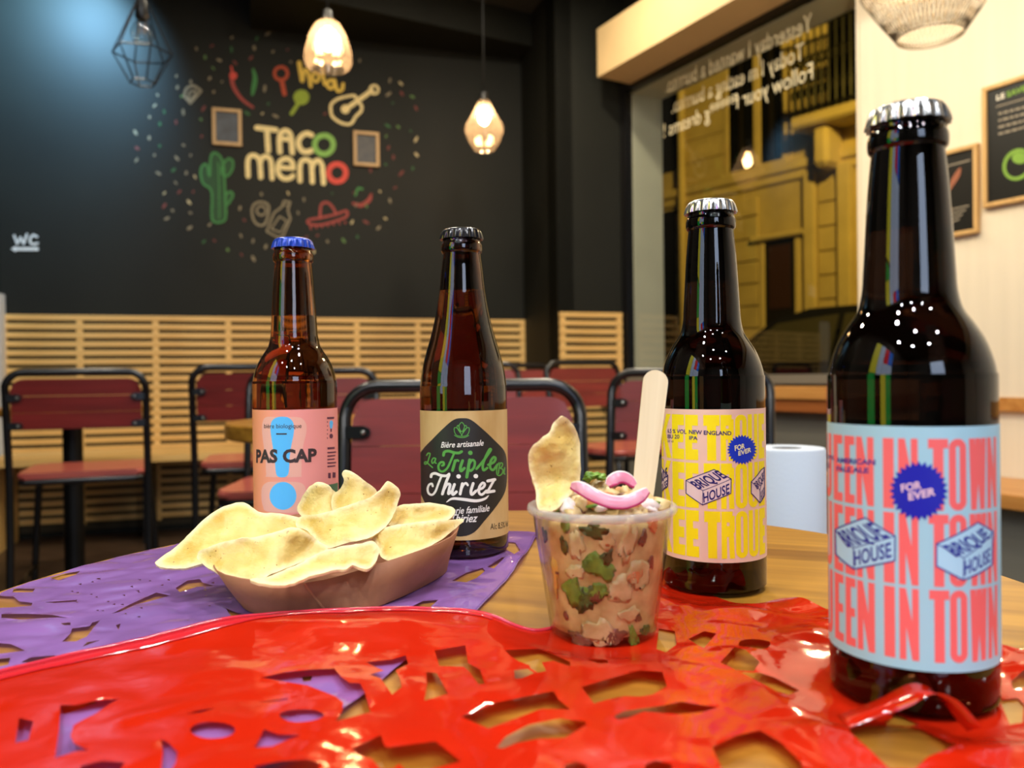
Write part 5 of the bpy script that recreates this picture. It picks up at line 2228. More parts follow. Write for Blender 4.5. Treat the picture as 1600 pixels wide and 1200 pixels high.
red_edge = [(-60, 1068), (0, 1052), (110, 1026), (250, 1000), (350, 982), (450, 967), (560, 958), (640, 956), (720, 959), (770, 967), (830, 974), (880, 966), (950, 930),
            (1000, 900), (1036, 880), (1070, 897), (1105, 914), (1150, 931), (1185, 938), (1215, 927), (1245, 933), (1290, 950), (1400, 968), (1500, 990), (1560, 1006), (1600, 1012), (1680, 1030)]
red_out = red_edge + [(1720, 1330), (1300, 1420), (700, 1430), (200, 1420), (-120, 1330)]
c1k = (0, 880, 3.75)
c2k = (300, 950, 4.0)
c3k = (600, 950, 4.0)
c4k = (900, 950, 4.0)
c5k = (1200, 900, 4.0)
red_holes = [
    K(*c1k, [(355, 842), (440, 840), (560, 812), (700, 797), (640, 832), (560, 890), (480, 930), (432, 960), (412, 1020), (432, 1062), (520, 1105), (440, 1112), (322, 1160), (345, 1000)]),
    K(*c1k, ell(1245, 977, 132, 47)),
    K(*c1k, [(945, 1030), (985, 1050), (1040, 1110), (1030, 1165), (1000, 1215), (945, 1215), (955, 1110)]),
    K(*c1k, [(470, 1200), (600, 1168), (730, 1178), (700, 1225), (480, 1235)]),
    K(*c1k, [(1095, 882), (1150, 862), (1265, 845), (1180, 874)]),
    K(*c2k, [(430, 432), (560, 406), (740, 386), (890, 376), (930, 430), (985, 470), (1050, 472), (1080, 532), (1115, 650), (990, 690), (900, 715), (940, 640), (945, 590), (900, 552), (830, 522),
             (720, 482), (600, 464)]),
    K(*c2k, [(1090, 332), (1250, 316), (1335, 292), (1350, 345), (1272, 385), (1300, 440), (1310, 500), (1250, 545), (1210, 480), (1180, 432), (1110, 412), (1200, 384), (1130, 352)]),
    K(*c2k, ell(685, 670, 138, 40)),
    K(*c2k, [(450, 757), (540, 787), (680, 792), (590, 822), (500, 862), (387, 870), (420, 820)]),
    K(*c2k, [(1000, 882), (1180, 802), (1200, 862), (1270, 912), (1340, 937), (1260, 1005), (1180, 1012), (1120, 942), (1040, 922)]),
    K(*c2k, [(410, 582), (600, 560), (590, 570), (500, 580)]),
    K(*c2k, [(390, 992), (560, 962), (720, 952), (800, 972), (780, 1030), (400, 1030)]),
    K(*c3k, [(317, 266), (508, 237), (524, 340), (600, 380), (628, 478), (592, 480), (540, 402), (500, 362), (346, 358)]),
    K(*c3k, [(265, 396), (330, 402), (400, 545), (252, 588), (270, 480)]),
    K(*c3k, [(757, 261), (970, 222), (1060, 265), (1163, 330), (1163, 358), (1060, 326), (985, 337), (1014, 390), (962, 400), (917, 372), (908, 352), (840, 326), (792, 296)]),
    K(*c3k, [(812, 382), (898, 374), (938, 402), (860, 440), (817, 444)]),
    K(*c3k, [(485, 685), (700, 597), (900, 561), (1060, 527), (1090, 580), (1163, 644), (1060, 641), (980, 642), (850, 692), (652, 758)]),
    K(*c3k, [(702, 878), (760, 812), (900, 747), (1100, 702), (1160, 711), (1250, 717), (1268, 735), (1130, 824), (960, 831), (830, 851), (742, 884)]),
    K(*c3k, [(1130, 990), (1200, 966), (1270, 990), (1262, 1030), (1130, 1030)]),
    K(*c4k, [(35, 492), (200, 441), (400, 387), (540, 411), (568, 490), (480, 540), (400, 554), (300, 551), (200, 571), (112, 598)]),
    K(*c4k, [(237, 680), (300, 651), (420, 636), (560, 616), (660, 587), (760, 601), (886, 621), (800, 650), (640, 664), (420, 656), (330, 690), (262, 699)]),
    K(*c4k, [(70, 290), (190, 292), (204, 325), (142, 334)]),
    K(*c4k, [(902, 345), (990, 248), (1060, 281), (1148, 331), (1110, 389), (1000, 384)]),
    K(*c4k, [(1034, 402), (1150, 393), (1240, 404), (1396, 462), (1330, 528), (1250, 509), (1120, 442)]),
    K(*c4k, ell(1115, 215, 100, 34)),
    K(*c4k, [(702, 152), (800, 117), (878, 146), (800, 238), (752, 210)]),
    K(*c4k, [(852, 872), (1000, 802), (1150, 762), (1280, 832), (1400, 952), (1440, 1040), (1200, 1060), (925, 1030)]),
    K(*c4k, [(432, 987), (500, 967), (600, 992), (598, 1030), (432, 1030)]),
    K(*c4k, [(517, 72), (618, 92), (628, 180), (562, 238), (502, 200)]),
    K(*c5k, [(495, 905), (720, 868), (945, 878), (1050, 940), (1178, 1022), (1000, 1130), (920, 1210), (760, 1215), (640, 1085), (522, 980)]),
    K(*c5k, [(730, 838), (800, 788), (945, 846), (880, 862), (740, 862)]),
    K(*c5k, [(1450, 700), (1560, 690), (1600, 730), (1590, 840), (1510, 850), (1480, 780)]),
    K(*c5k, [(1520, 600), (1600, 560), (1640, 600), (1600, 640), (1530, 640)]),
    [(30, 1125), (52, 1130), (44, 1160), (24, 1165)],
    [(600, 1170), (680, 1160), (720, 1190), (640, 1210)],
]


def sheet_mesh(name, out, holes, z, hfun, m, parent, step, shrink=0.0):
    P2 = []
    for loop in [out] + holes:
        pts = [Vector(p) for p in loop]
        P2.append([PZ(q[0], q[1], z).to_2d() for q in pts])
    o2 = smooth_path(P2[0], 4, True)
    v, f = fill([tuple(p) for p in o2], [[tuple(p) for p in h] for h in P2[1:]], step)
    bm = bmesh.new()
    vv = [bm.verts.new((p[0], p[1], hfun(p[0], p[1]))) for p in v]
    for q in f:
        bm.faces.new([vv[i] for i in q])
    bm.normal_update()
    bm.faces.ensure_lookup_table()
    if sum(fc.normal.z for fc in bm.faces) < 0:
        bmesh.ops.reverse_faces(bm, faces=bm.faces[:])
    o = obj(name, bm, m, parent, smooth=True, world_space=True)
    return o, o2


def ridge(x, y, s, seed):
    n = noise.noise(Vector((x * s, y * s, seed)))
    return 1 - abs(n) * 2


def bump(x, y, px, py, r, h, ry=None, z=TZ):
    c = PZ(px, py, z)
    ry = ry or r
    return h * math.exp(-((x - c.x) / r) ** 2 - ((y - c.y) / ry) ** 2)


RZ = TZ + 0.0055


def h_red(x, y):
    k = flat_near(x, y)
    w = 0.0048 + 0.0020 * noise.noise(Vector((x * 7, y * 9, 1.3))) + 0.0005 * noise.noise(Vector((x * 22, y * 22, 7.1)))
    vd = noise.voronoi(Vector((x * 24 + 0.8 * noise.noise(Vector((x * 30, y * 30, 1))), y * 24, 0.5)))[0]
    w += 0.0008 * (vd[1] - vd[0]) + 0.0003 * noise.noise(Vector((x * 70, y * 70, 2.2)))
    right = sstep(0.02, 0.12, x)
    vd = noise.voronoi(Vector((x * 34 + 3, y * 34, 4.5)))[0]
    w += right * (0.0040 * (vd[1] - vd[0]) - 0.001)
    h = 0.0009 + max(0.0014, w) * k
    # folds that stand up: before the yellow-labelled bottle, and the loose strip at the foot of the nearest one
    kk = 1.0
    for c, r in ((b3.c, 0.032), (CUP, 0.028)):
        kk = min(kk, sstep(r, r + 0.012, math.hypot(x - c.x, y - c.y)))
    h += bump(x, y, 1040, 915, 0.016, 0.016, 0.016) * kk
    kk = sstep(0.031, 0.036, math.hypot(x - b4.c.x, y - b4.c.y))
    h += bump(x, y, 1418, 1108, 0.014, 0.012, 0.006) * kk
    h += bump(x, y, 420, 1000, 0.10, 0.004, 0.02)
    return TZ + h


def h_pur(x, y):
    k = flat_near(x, y)
    w = 0.0011 + 0.0012 * noise.noise(Vector((x * 12, y * 12, 4.3))) + 0.0022 * (lambda q: q[1] - q[0])(noise.voronoi(Vector((x * 30, y * 30, 8.5)))[0]) + 0.0004 * noise.noise(Vector((x * 60, y * 60, 5.5)))
    h = 0.0006 + max(0.0002, w) * k
    h += bump(x, y, 800, 880, 0.010, 0.004, 0.03)
    return TZ + h


SHR = empty('papel_picado_sheet', (0, 0.33, TZ), 'red cut-out plastic party sheet crumpled over the front of the table', 'party sheet', 'cut-out plastic party sheets')
o, edge2 = sheet_mesh('film', red_out, red_holes, RZ, h_red, m_red, SHR, 0.0034)
# hem along its far edge: a folded double band with its seam
bm = bmesh.new()
prev = None
for q in smooth_path([Vector(p) for p in red_edge[:10]], 8):
    a = PZ(q[0], q[1], RZ)
    b = PZ(q[0], q[1] + 15 - 9 * min(1.0, max(0.0, q[0] / 640)), RZ)
    row = [bm.verts.new((a.x, a.y, h_red(a.x, a.y) + 0.0005)), bm.verts.new((b.x, b.y, h_red(b.x, b.y) + 0.0006))]
    if prev:
        bm.faces.new((prev[0], prev[1], row[1], row[0]))
    prev = row
o = obj('hem_band', bm, film('pink_red_film_band', (224, 44, 52), 0.05), SHR, smooth=True, world_space=True)
o.modifiers.new('fold', 'SOLIDIFY').thickness = 0.0003
hem = [PZ(q[0], q[1], RZ) for q in smooth_path([Vector(p) for p in red_edge[:12]], 8)]
bm = bmesh.new()
tube(bm, [(p.x, p.y - 0.0004, h_red(p.x, p.y) + 0.0004) for p in hem], 0.0009, 6)
obj('hem_seam', bm, film('pink_red_film_hem', (232, 64, 84), 0.05), SHR, smooth=True, world_space=True)

# loose strip that springs up before the nearest bottle
path = smooth_path([PZ(1318, 1128, TZ + 0.004), P(1385, 1102, 0.282), P(1440, 1081, 0.277), P(1480, 1094, 0.273), P(1522, 1140, 0.268)], 8)
bm = bmesh.new()
prev = None
for i, p in enumerate(path):
    t = (path[min(i + 1, len(path) - 1)] - path[max(i - 1, 0)]).normalized()
    sd = Vector((0.25, -1, 0.1))
    sd = (sd - t * sd.dot(t)).normalized() * 0.0052
    row = [bm.verts.new(p + sd), bm.verts.new(p - sd)]
    if prev:
        bm.faces.new((prev[0], prev[1], row[1], row[0]))
    prev = row
o = obj('loose_strip', bm, m_red, SHR, smooth=True, world_space=True)
o.modifiers.new('film', 'SOLIDIFY').thickness = 0.0002

pur_out = [(-75, 975), (0, 926), (60, 906), (130, 885), (200, 867), (262, 853), (300, 846), (420, 840), (520, 836), (640, 833), (760, 831), (838, 833), (836, 842), (812, 880), (780, 917), (735, 962),
           (680, 1005), (632, 1034), (562, 1092), (470, 1165), (400, 1215), (250, 1260), (100, 1230), (-75, 1130)]
c8k = (0, 860, 4.706)
c6k = (640, 820, 7.273)
pur_holes = [
    K(*c8k, [(365, 197), (460, 168), (590, 152), (560, 185), (430, 223)]),
    K(*c8k, [(-30, 335), (100, 342), (140, 377), (240, 387), (230, 408), (100, 423), (-30, 430)]),
    K(*c8k, [(102, 277), (258, 282), (240, 309), (92, 305)]),
    K(*c8k, [(322, 387), (568, 367), (560, 385), (400, 397)]),
    K(*c8k, [(822, 470), (950, 402), (1150, 322), (1248, 341), (1150, 369), (1000, 400), (880, 459)]),
    K(*c8k, [(1292, 281), (1380, 227), (1470, 222), (1490, 241), (1575, 262), (1450, 275), (1320, 309)]),
    K(*c8k, [(12, 482), (200, 480), (380, 491), (508, 515), (420, 520), (300, 524), (150, 525), (10, 510)]),
    K(*c8k, [(457, 689), (520, 620), (530, 581), (660, 571), (680, 537), (738, 521), (690, 580), (640, 650), (560, 689)]),
    K(*c8k, [(447, 555), (518, 541), (519, 559), (470, 565)]),
    K(*c8k, [(-60, 690), (80, 702), (188, 745), (-60, 772)]),
    K(*c8k, [(152, 835), (220, 802), (420, 781), (438, 772), (300, 830)]),
    K(*c8k, [(607, 725), (640, 692), (738, 673), (660, 705)]),
    K(*c8k, [(852, 556), (888, 542), (872, 588)]),
    K(*c8k, [(-60, 808), (78, 802), (60, 850), (-60, 872)]),
    K(*c6k, [(482, 640), (650, 542), (830, 482), (858, 520), (760, 599), (640, 659)]),
    K(*c6k, [(1112, 182), (1200, 192), (1258, 290), (1190, 388), (1102, 280)]),
    K(*c6k, [(882, 479), (1050, 402), (1088, 410), (960, 499)]),
    K(*c6k, [(22, 950), (150, 872), (328, 851), (192, 988)]),
    K(230, 720, 3.2, [(392, 742), (440, 758), (478, 778), (420, 779)]),
    [(90, 1085), (130, 1080), (150, 1100), (100, 1120)],
    [(472, 1058), (488, 1056), (486, 1066), (474, 1068)],
]
rng = random.Random(8)
for k in range(34):
    x, y = rng.uniform(95, 330), 0
    y = rng.uniform(905, 935) if k < 22 else rng.uniform(940, 975)
    pur_holes.append([(x, y), (x + rng.uniform(3, 6), y - 1.2), (x + 5, y + 1.0)])
pz = TZ + 0.0016
# drop pin-pricks that fall into larger openings
big = pur_holes[:21]
pur_holes = big + [h for h in pur_holes[21:] if not any(inside(h[0][0], h[0][1], b) or inside(h[1][0], h[1][1], b) or inside(h[2][0], h[2][1], b) for b in big)]
SHP = empty('papel_picado_sheet', (-0.15, 0.5, TZ), 'purple cut-out plastic party sheet lying under the chip tray', 'party sheet', 'cut-out plastic party sheets')
sheet_mesh('film', pur_out, pur_holes, pz, h_pur, m_purple, SHP, 0.0034)
hem = [PZ(q[0], q[1], pz) for q in smooth_path([Vector(p) for p in ((838, 835), (812, 880), (780, 917), (737, 960))], 8)]
bm = bmesh.new()
tube(bm, [(p.x, p.y, h_pur(p.x, p.y) + 0.0003) for p in hem], 0.0007, 6)
obj('hem_seam', bm, film('lilac_film_hem', (140, 100, 180), 0.05), SHP, smooth=True, world_space=True)

# ------------------------------------------------------------------ kraft tray
m_kraft = mat('kraft_paperboard', (150, 98, 66), rough=0.65, var=0.08, vscale=90, bump=0.08, bscale=300)
bz_ = TZ + 0.0035
base_px = [(405, 958), (510, 955), (577, 950), (666, 912)]
bp = [PZ(x, y, bz_) for x, y in base_px]
bp += [Vector((-0.046, 0.525, bz_)), Vector((-0.085, 0.540, bz_)), Vector((-0.125, 0.528, bz_)), Vector((-0.155, 0.492, bz_)), Vector((-0.156, 0.455, bz_))]
rp_ = [P(352, 897, 0.418), P(474, 910, 0.420), P(594, 880, 0.441), P(704, 838, 0.464), P(703, 808, 0.520), P(610, 792, 0.556), P(480, 800, 0.552), P(372, 830, 0.510), P(338, 868, 0.455)]
n = len(bp)
mid = []
bm = bmesh.new()
ring_b = [Vector(p) for p in smooth_path(bp, 4, True)]
ring_r = [Vector(p) for p in smooth_path(rp_, 4, True)]
vb = [bm.verts.new(p) for p in ring_b]
vm = [bm.verts.new(a.lerp(b, 0.5) + Vector((0, 0, -0.001))) for a, b in zip(ring_b, ring_r)]
vr = [bm.verts.new(p) for p in ring_r]
N = len(vb)
for i in range(N):
    j = (i + 1) % N
    bm.faces.new((vb[i], vb[j], vm[j], vm[i]))
    bm.faces.new((vm[i], vm[j], vr[j], vr[i]))
bm.faces.new(vb[::-1])
bmesh.ops.recalc_face_normals(bm, faces=bm.faces[:])
TRAY = empty('paper_tray', (-0.1, 0.48, TZ), 'brown kraft paper boat tray holding the tortilla chips', 'tray')
o = obj('tray_board', bm, m_kraft, TRAY, smooth=True, angle=35, world_space=True)
s_ = o.modifiers.new('board', 'SOLIDIFY')
s_.thickness = 0.0007
s_.offset = 1
bm = bmesh.new()
a_, b_ = bp[1], rp_[1]
tube(bm, [a_.lerp(b_, t) + Vector((0.0002, -0.0009, 0)) for t in (0.04, 0.35, 0.65, 0.96)], 0.0006, 6)
obj('fold_crease', bm, mat('kraft_crease_light', (176, 124, 88), rough=0.7), TRAY, world_space=True)

# ------------------------------------------------------------------ tortilla chips
m_chip = bpy.data.materials.new('corn_tortilla_chip')
m_chip.use_nodes = True
nt = m_chip.node_tree
b = nt.nodes['Principled BSDF']
b.inputs['Roughness'].default_value = 0.5
b.inputs['Subsurface Weight'].default_value = 0.15
b.inputs['Subsurface Radius'].default_value = (0.004, 0.003, 0.001)
tc = nt.nodes.new('ShaderNodeTexCoord')
n1 = nt.nodes.new('ShaderNodeTexNoise')
n1.inputs['Scale'].default_value = 45
n1.inputs['Detail'].default_value = 6
r1 = nt.nodes.new('ShaderNodeValToRGB')
r1.color_ramp.elements[0].position = 0.32
r1.color_ramp.elements[0].color = lin((206, 166, 74))
r1.color_ramp.elements[1].position = 0.62
r1.color_ramp.elements[1].color = lin((228, 204, 128))
n2 = nt.nodes.new('ShaderNodeTexNoise')
n2.inputs['Scale'].default_value = 420
n2.inputs['Detail'].default_value = 2
r2 = nt.nodes.new('ShaderNodeValToRGB')
r2.color_ramp.elements[0].position = 0.25
r2.color_ramp.elements[0].color = (0.35, 0.22, 0.10, 1)
r2.color_ramp.elements[1].position = 0.315
r2.color_ramp.elements[1].color = (1, 1, 1, 1)
mx = nt.nodes.new('ShaderNodeMixRGB')
mx.blend_type = 'MULTIPLY'
mx.inputs[0].default_value = 1
for n_ in (n1, n2):
    nt.links.new(tc.outputs['Object'], n_.inputs['Vector'])
nt.links.new(n1.outputs['Fac'], r1.inputs[0])
nt.links.new(n2.outputs['Fac'], r2.inputs[0])
nt.links.new(r1.outputs[0], mx.inputs[1])
nt.links.new(r2.outputs[0], mx.inputs[2])
at = nt.nodes.new('ShaderNodeAttribute')
at.attribute_name = 'rim'
mr = nt.nodes.new('ShaderNodeMixRGB')
mr.inputs[2].default_value = lin((244, 228, 178))
mk = nt.nodes.new('ShaderNodeMath')
mk.operation = 'MULTIPLY'
mk.inputs[1].default_value = 0.75
nt.links.new(at.outputs['Fac'], mk.inputs[0])
nt.links.new(mk.outputs[0], mr.inputs[0])
nt.links.new(mx.outputs[0], mr.inputs[1])
nt.links.new(mr.outputs[0], b.inputs['Base Color'])
bp_ = nt.nodes.new('ShaderNodeBump')
bp_.inputs['Strength'].default_value = 0.8
bp_.inputs['Distance'].default_value = 0.0018
n3 = nt.nodes.new('ShaderNodeTexNoise')
n3.inputs['Scale'].default_value = 170
n3.inputs['Detail'].default_value = 5
nt.links.new(tc.outputs['Object'], n3.inputs['Vector'])
nt.links.new(n3.outputs['Fac'], bp_.inputs['Height'])
nt.links.new(bp_.outputs[0], b.inputs['Normal'])


def chip(pts, y0, tilt, curl, label, seed, roll=0.0, fold=0.004, group='tortilla chips in the tray', th=0.0016, wav=0.0030):
    """outline in picture pixels; the sheet lies back by `tilt` metres of depth per 100 px of height and curls by `curl`"""
    out = [tuple(p) for p in smooth_path(pts, 5, True)]
    rng = random.Random(seed)
    out = [(x + 1.2 * noise.noise(Vector((x * .11, y * .11, seed))), y + 1.2 * noise.noise(Vector((x * .11, y * .11, seed + 9)))) for x, y in out]
    v, f = fill(out, [], 6.0)
    xs = [p[0] for p in out]
    ys = [p[1] for p in out]
    cx, cy = (min(xs) + max(xs)) / 2, (min(ys) + max(ys)) / 2
    hw, hh = (max(xs) - min(xs)) / 2, (max(ys) - min(ys)) / 2
    bm = bmesh.new()
    vv = []
    lay = bm.verts.layers.float.new('rim')
    for p in v:
        dx, dy = p[0] - cx, p[1] - cy
        d = y0 - dy / 100 * tilt + dx / 100 * roll + curl * ((dx / hw) ** 2) + 0.5 * abs(curl) * ((dy / hh) ** 2)
        d += fold * math.cos(math.pi * dy / hh * 0.9 + 0.4 * dx / hw)
        d += wav * noise.noise(Vector((p[0] * .022, p[1] * .022, seed * 1.7))) * 2 + wav * .45 * noise.noise(Vector((p[0] * .07, p[1] * .07, seed)))
        nv = bm.verts.new(P(p[0], p[1], d))
        nv[lay] = 1 - sstep(1.0, 9.0, min(math.hypot(p[0] - q[0], p[1] - q[1]) for q in out))
        vv.append(nv)
    for q in f:
        bm.faces.new([vv[i] for i in q])
    bm.normal_update()
    c = Vector((0, 0, 0))
    for w in bm.verts:
        c += w.co
    c /= len(bm.verts)
    c.z = min(w.co.z for w in bm.verts)
    if sum(fc.normal.y for fc in bm.faces) > 0:
        bmesh.ops.reverse_faces(bm, faces=bm.faces[:])
    for w in bm.verts:
        w.co -= c
    o = obj('tortilla_chip', bm, m_chip, None, smooth=True)
    o.location = c
    s = o.modifiers.new('crisp', 'SOLIDIFY')
    s.thickness = th
    s.offset = -1
    bv = o.modifiers.new('edge', 'BEVEL')
    bv.width = th * 0.4
    bv.segments = 2
    bv.limit_method = 'ANGLE'
    bv.angle_limit = R(60)
    tag(o, label, 'chip', group)
    return o


kc = (230, 720, 3.2)
chip(K(*kc, [(42, 515), (60, 490), (130, 440), (200, 375), (270, 305), (350, 245), (430, 212), (485, 208), (525, 232), (570, 258), (660, 262), (760, 285), (850, 335), (880, 430), (700, 470), (400, 490),
             (250, 520), (180, 538), (90, 535)]), 0.472, 0.045, 0.010, 'long tortilla chip whose pointed end hangs out over the purple sheet', 1, roll=0.006)
chip(K(*kc, [(250, 470), (280, 440), (420, 396), (540, 380), (640, 356), (720, 333), (770, 341), (830, 385), (912, 440), (850, 482), (760, 512), (640, 560), (530, 604), (460, 596), (360, 566), (290, 525),
             (256, 500)]), 0.436, 0.03, 0.010, 'puffed tortilla chip in front below the long pointed one', 2, roll=0.004)
chip(K(*kc, [(515, 592), (600, 582), (680, 547), (760, 515), (860, 460), (960, 430), (1060, 415), (1120, 400), (1150, 420), (1163, 450), (1150, 490), (1120, 532), (1080, 540), (1030, 522), (990, 540),
             (930, 545), (880, 560), (810, 577), (760, 600), (700, 620), (640, 621), (560, 610)]), 0.416, 0.05, 0.004, 'narrow tortilla chip resting flat on the front rim of the tray', 3, roll=0.006,
     wav=0.0012)
chip(K(*kc, [(1205, 100), (1240, 122), (1266, 160), (1258, 200), (1225, 285), (1170, 350), (1100, 388), (1000, 412), (900, 438), (850, 402), (800, 350), (745, 325), (760, 280), (860, 266), (960, 236),
             (1080, 196), (1160, 155), (1192, 112)]), 0.470, 0.03, 0.012, 'central curled tortilla chip with its tip pointing up', 4, roll=0.002)
chip(K(*kc, [(750, 250), (770, 190), (800, 140), (840, 110), (880, 108), (915, 135), (950, 165), (975, 235), (920, 290), (820, 300)]), 0.506, 0.02, 0.008,
     'small rounded tortilla chip standing at the back before the pink label', 5)
chip(K(*kc, [(975, 60), (995, 45), (1040, 65), (1100, 110), (1150, 155), (1110, 215), (1010, 260), (930, 250), (925, 175), (970, 135), (982, 100)]), 0.498, 0.02, 0.008,
     'pointed tortilla chip sticking up highest at the back of the tray', 6)
chip(K(*kc, [(1180, 300), (1250, 228), (1330, 216), (1410, 210), (1480, 220), (1530, 236), (1538, 265), (1490, 300), (1400, 320), (1280, 340)]), 0.500, 0.05, 0.008,
     'tortilla chip lying at the back beside the kraft-labelled bottle', 7)
chip(K(*kc, [(1135, 345), (1250, 320), (1400, 302), (1500, 296), (1580, 290), (1560, 322), (1500, 372), (1420, 424), (1330, 468), (1225, 500), (1170, 480), (1150, 425), (1120, 390)]), 0.462, 0.04,
     0.008, 'broad tortilla chip at the tray end nearest the cup', 8, roll=0.006)

# ------------------------------------------------------------------ plastic cup of ceviche
CZ = TZ + 0.0022
CH = 0.0625
RB_, RT_ = 0.0262, 0.0345
m_cup = thin_glass('clear_cup_plastic', (0.97, 0.97, 0.96, 1), fres=1.0, rough=0.10)
CUPO = empty('plastic_cup', (CUP.x, CUP.y, CZ), 'clear plastic cup filled with ceviche on the red sheet', 'cup')
bm = bmesh.new()
lathe(bm, [(0, 0.0), (RB_ - 0.001, 0.0), (RB_, 0.0012), (RT_, CH - 0.004), (RT_ + 0.0005, CH - 0.0035), (RT_, CH - 0.0035)], 72)
lathe(bm, [(RT_ - 0.0006, CH - 0.004), (RB_ - 0.0006, 0.0018), (0, 0.0012)], 72)
obj('wall', bm, m_cup, CUPO, smooth=True, angle=40)
bm = bmesh.new()
lathe(bm, [(RT_ - 0.0008, CH - 0.004), (RT_ + 0.0018, CH - 0.0042), (RT_ + 0.0026, CH - 0.0026), (RT_ + 0.0022, CH - 0.0006), (RT_ + 0.0006, CH), (RT_ - 0.0008, CH - 0.0008), (RT_ - 0.0008, CH - 0.004)], 72)
obj('rim', bm, mat('milky_cup_rim', (214, 208, 198), rough=0.15, alpha=0.38), CUPO, smooth=True)

m_mix = mat('creamy_ceviche', (166, 128, 70), rough=0.4, col2=(222, 194, 132), vscale=95, bump=0.4, bscale=120, sss=0.2)
CEV = empty('ceviche_filling', (CUP.x, CUP.y, CZ + 0.002), 'creamy ceviche of fish, herbs and beans filling the cup', 'food')
bm = bmesh.new()


def rfill(r, z, a):
    return r * (1 + 0.006 * noise.noise(Vector((math.cos(a) * 3, math.sin(a) * 3, z * 90))))


prof = [(0, 0.001)]
for k in range(15):
    z = 0.0012 + (CH - 0.010) * k / 14
    prof.append((RB_ + (RT_ - RB_) * z / CH - 0.0014, z))
prof += [(RT_ - 0.006, CH - 0.006), (0.020, CH - 0.002), (0.010, CH), (0, CH + 0.0005)]
lathe(bm, prof, 72, fn=rfill)
for v in bm.verts:
    if v.co.z > CH - 0.009:
        v.co.z += 0.0018 * noise.noise(v.co * 140)
obj('sauce', bm, m_mix, CEV, smooth=True)


def lump(bm, c, s, seed, sub=2, amp=0.35):
    r = bmesh.ops.create_icosphere(bm, subdivisions=sub, radius=1)
    for v in r['verts']:
        k = 1 + amp * (noise.noise(v.co * 1.3 + Vector((seed * 3.1, seed * 1.7, seed))) + 0.6 * noise.noise(v.co * 3.4 + Vector((seed, seed * 2.7, 4))))
        v.co = Vector((v.co.x * s[0] * k, v.co.y * s[1] * k, v.co.z * s[2] * k)) + Vector(c)


# what shows through the wall of the cup: pieces pressed against it
def cup_px(px, py):
    """picture pixel -> angle and height on the cup"""
    o = Vector((0, 0, EZ))
    d = ray(px, py)
    z = 0.03
    for _ in range(4):
        r = RB_ + (RT_ - RB_) * z / CH
        d2 = Vector((d.x, d.y))
        oc = -Vector((CUP.x, CUP.y))
        a, bb, c = d2.dot(d2), 2 * oc.dot(d2), oc.dot(oc) - r * r
        t = (-bb - math.sqrt(max(0, bb * bb - 4 * a * c))) / (2 * a)
        q = o + d * t
        z = q.z - CZ
    return math.atan2(q.y - CUP.y, q.x - CUP.x), z


def pressed(name, px, py, w, h, m, seed, dep=0.0022, rot=0.0):
    a, z = cup_px(px, py)
    r = RB_ + (RT_ - RB_) * z / CH - 0.0019
    bm = bmesh.new()
    s = 0.397 / FPX * 0.93
    lump(bm, (0, 0, 0), (w / 2 * s, dep, h / 2 * s), seed, 3, 0.95 if name == 'herb_leaf' else 0.7)
    M = Matrix.Translation((r * math.cos(a), r * math.sin(a), z - 0.002)) @ Matrix.Rotation(a + R(90), 4, 'Z') @ Matrix.Rotation(rot, 4, 'Y')
    bm.transform(M)
    for v in bm.verts:
        rr = math.hypot(v.co.x, v.co.y)
        lim = RB_ + (RT_ - RB_) * (v.co.z + 0.002) / CH - 0.0009
        if rr > lim:
            v.co.x *= lim / rr
            v.co.y *= lim / rr
    return obj(name, bm, m, CEV, smooth=True)


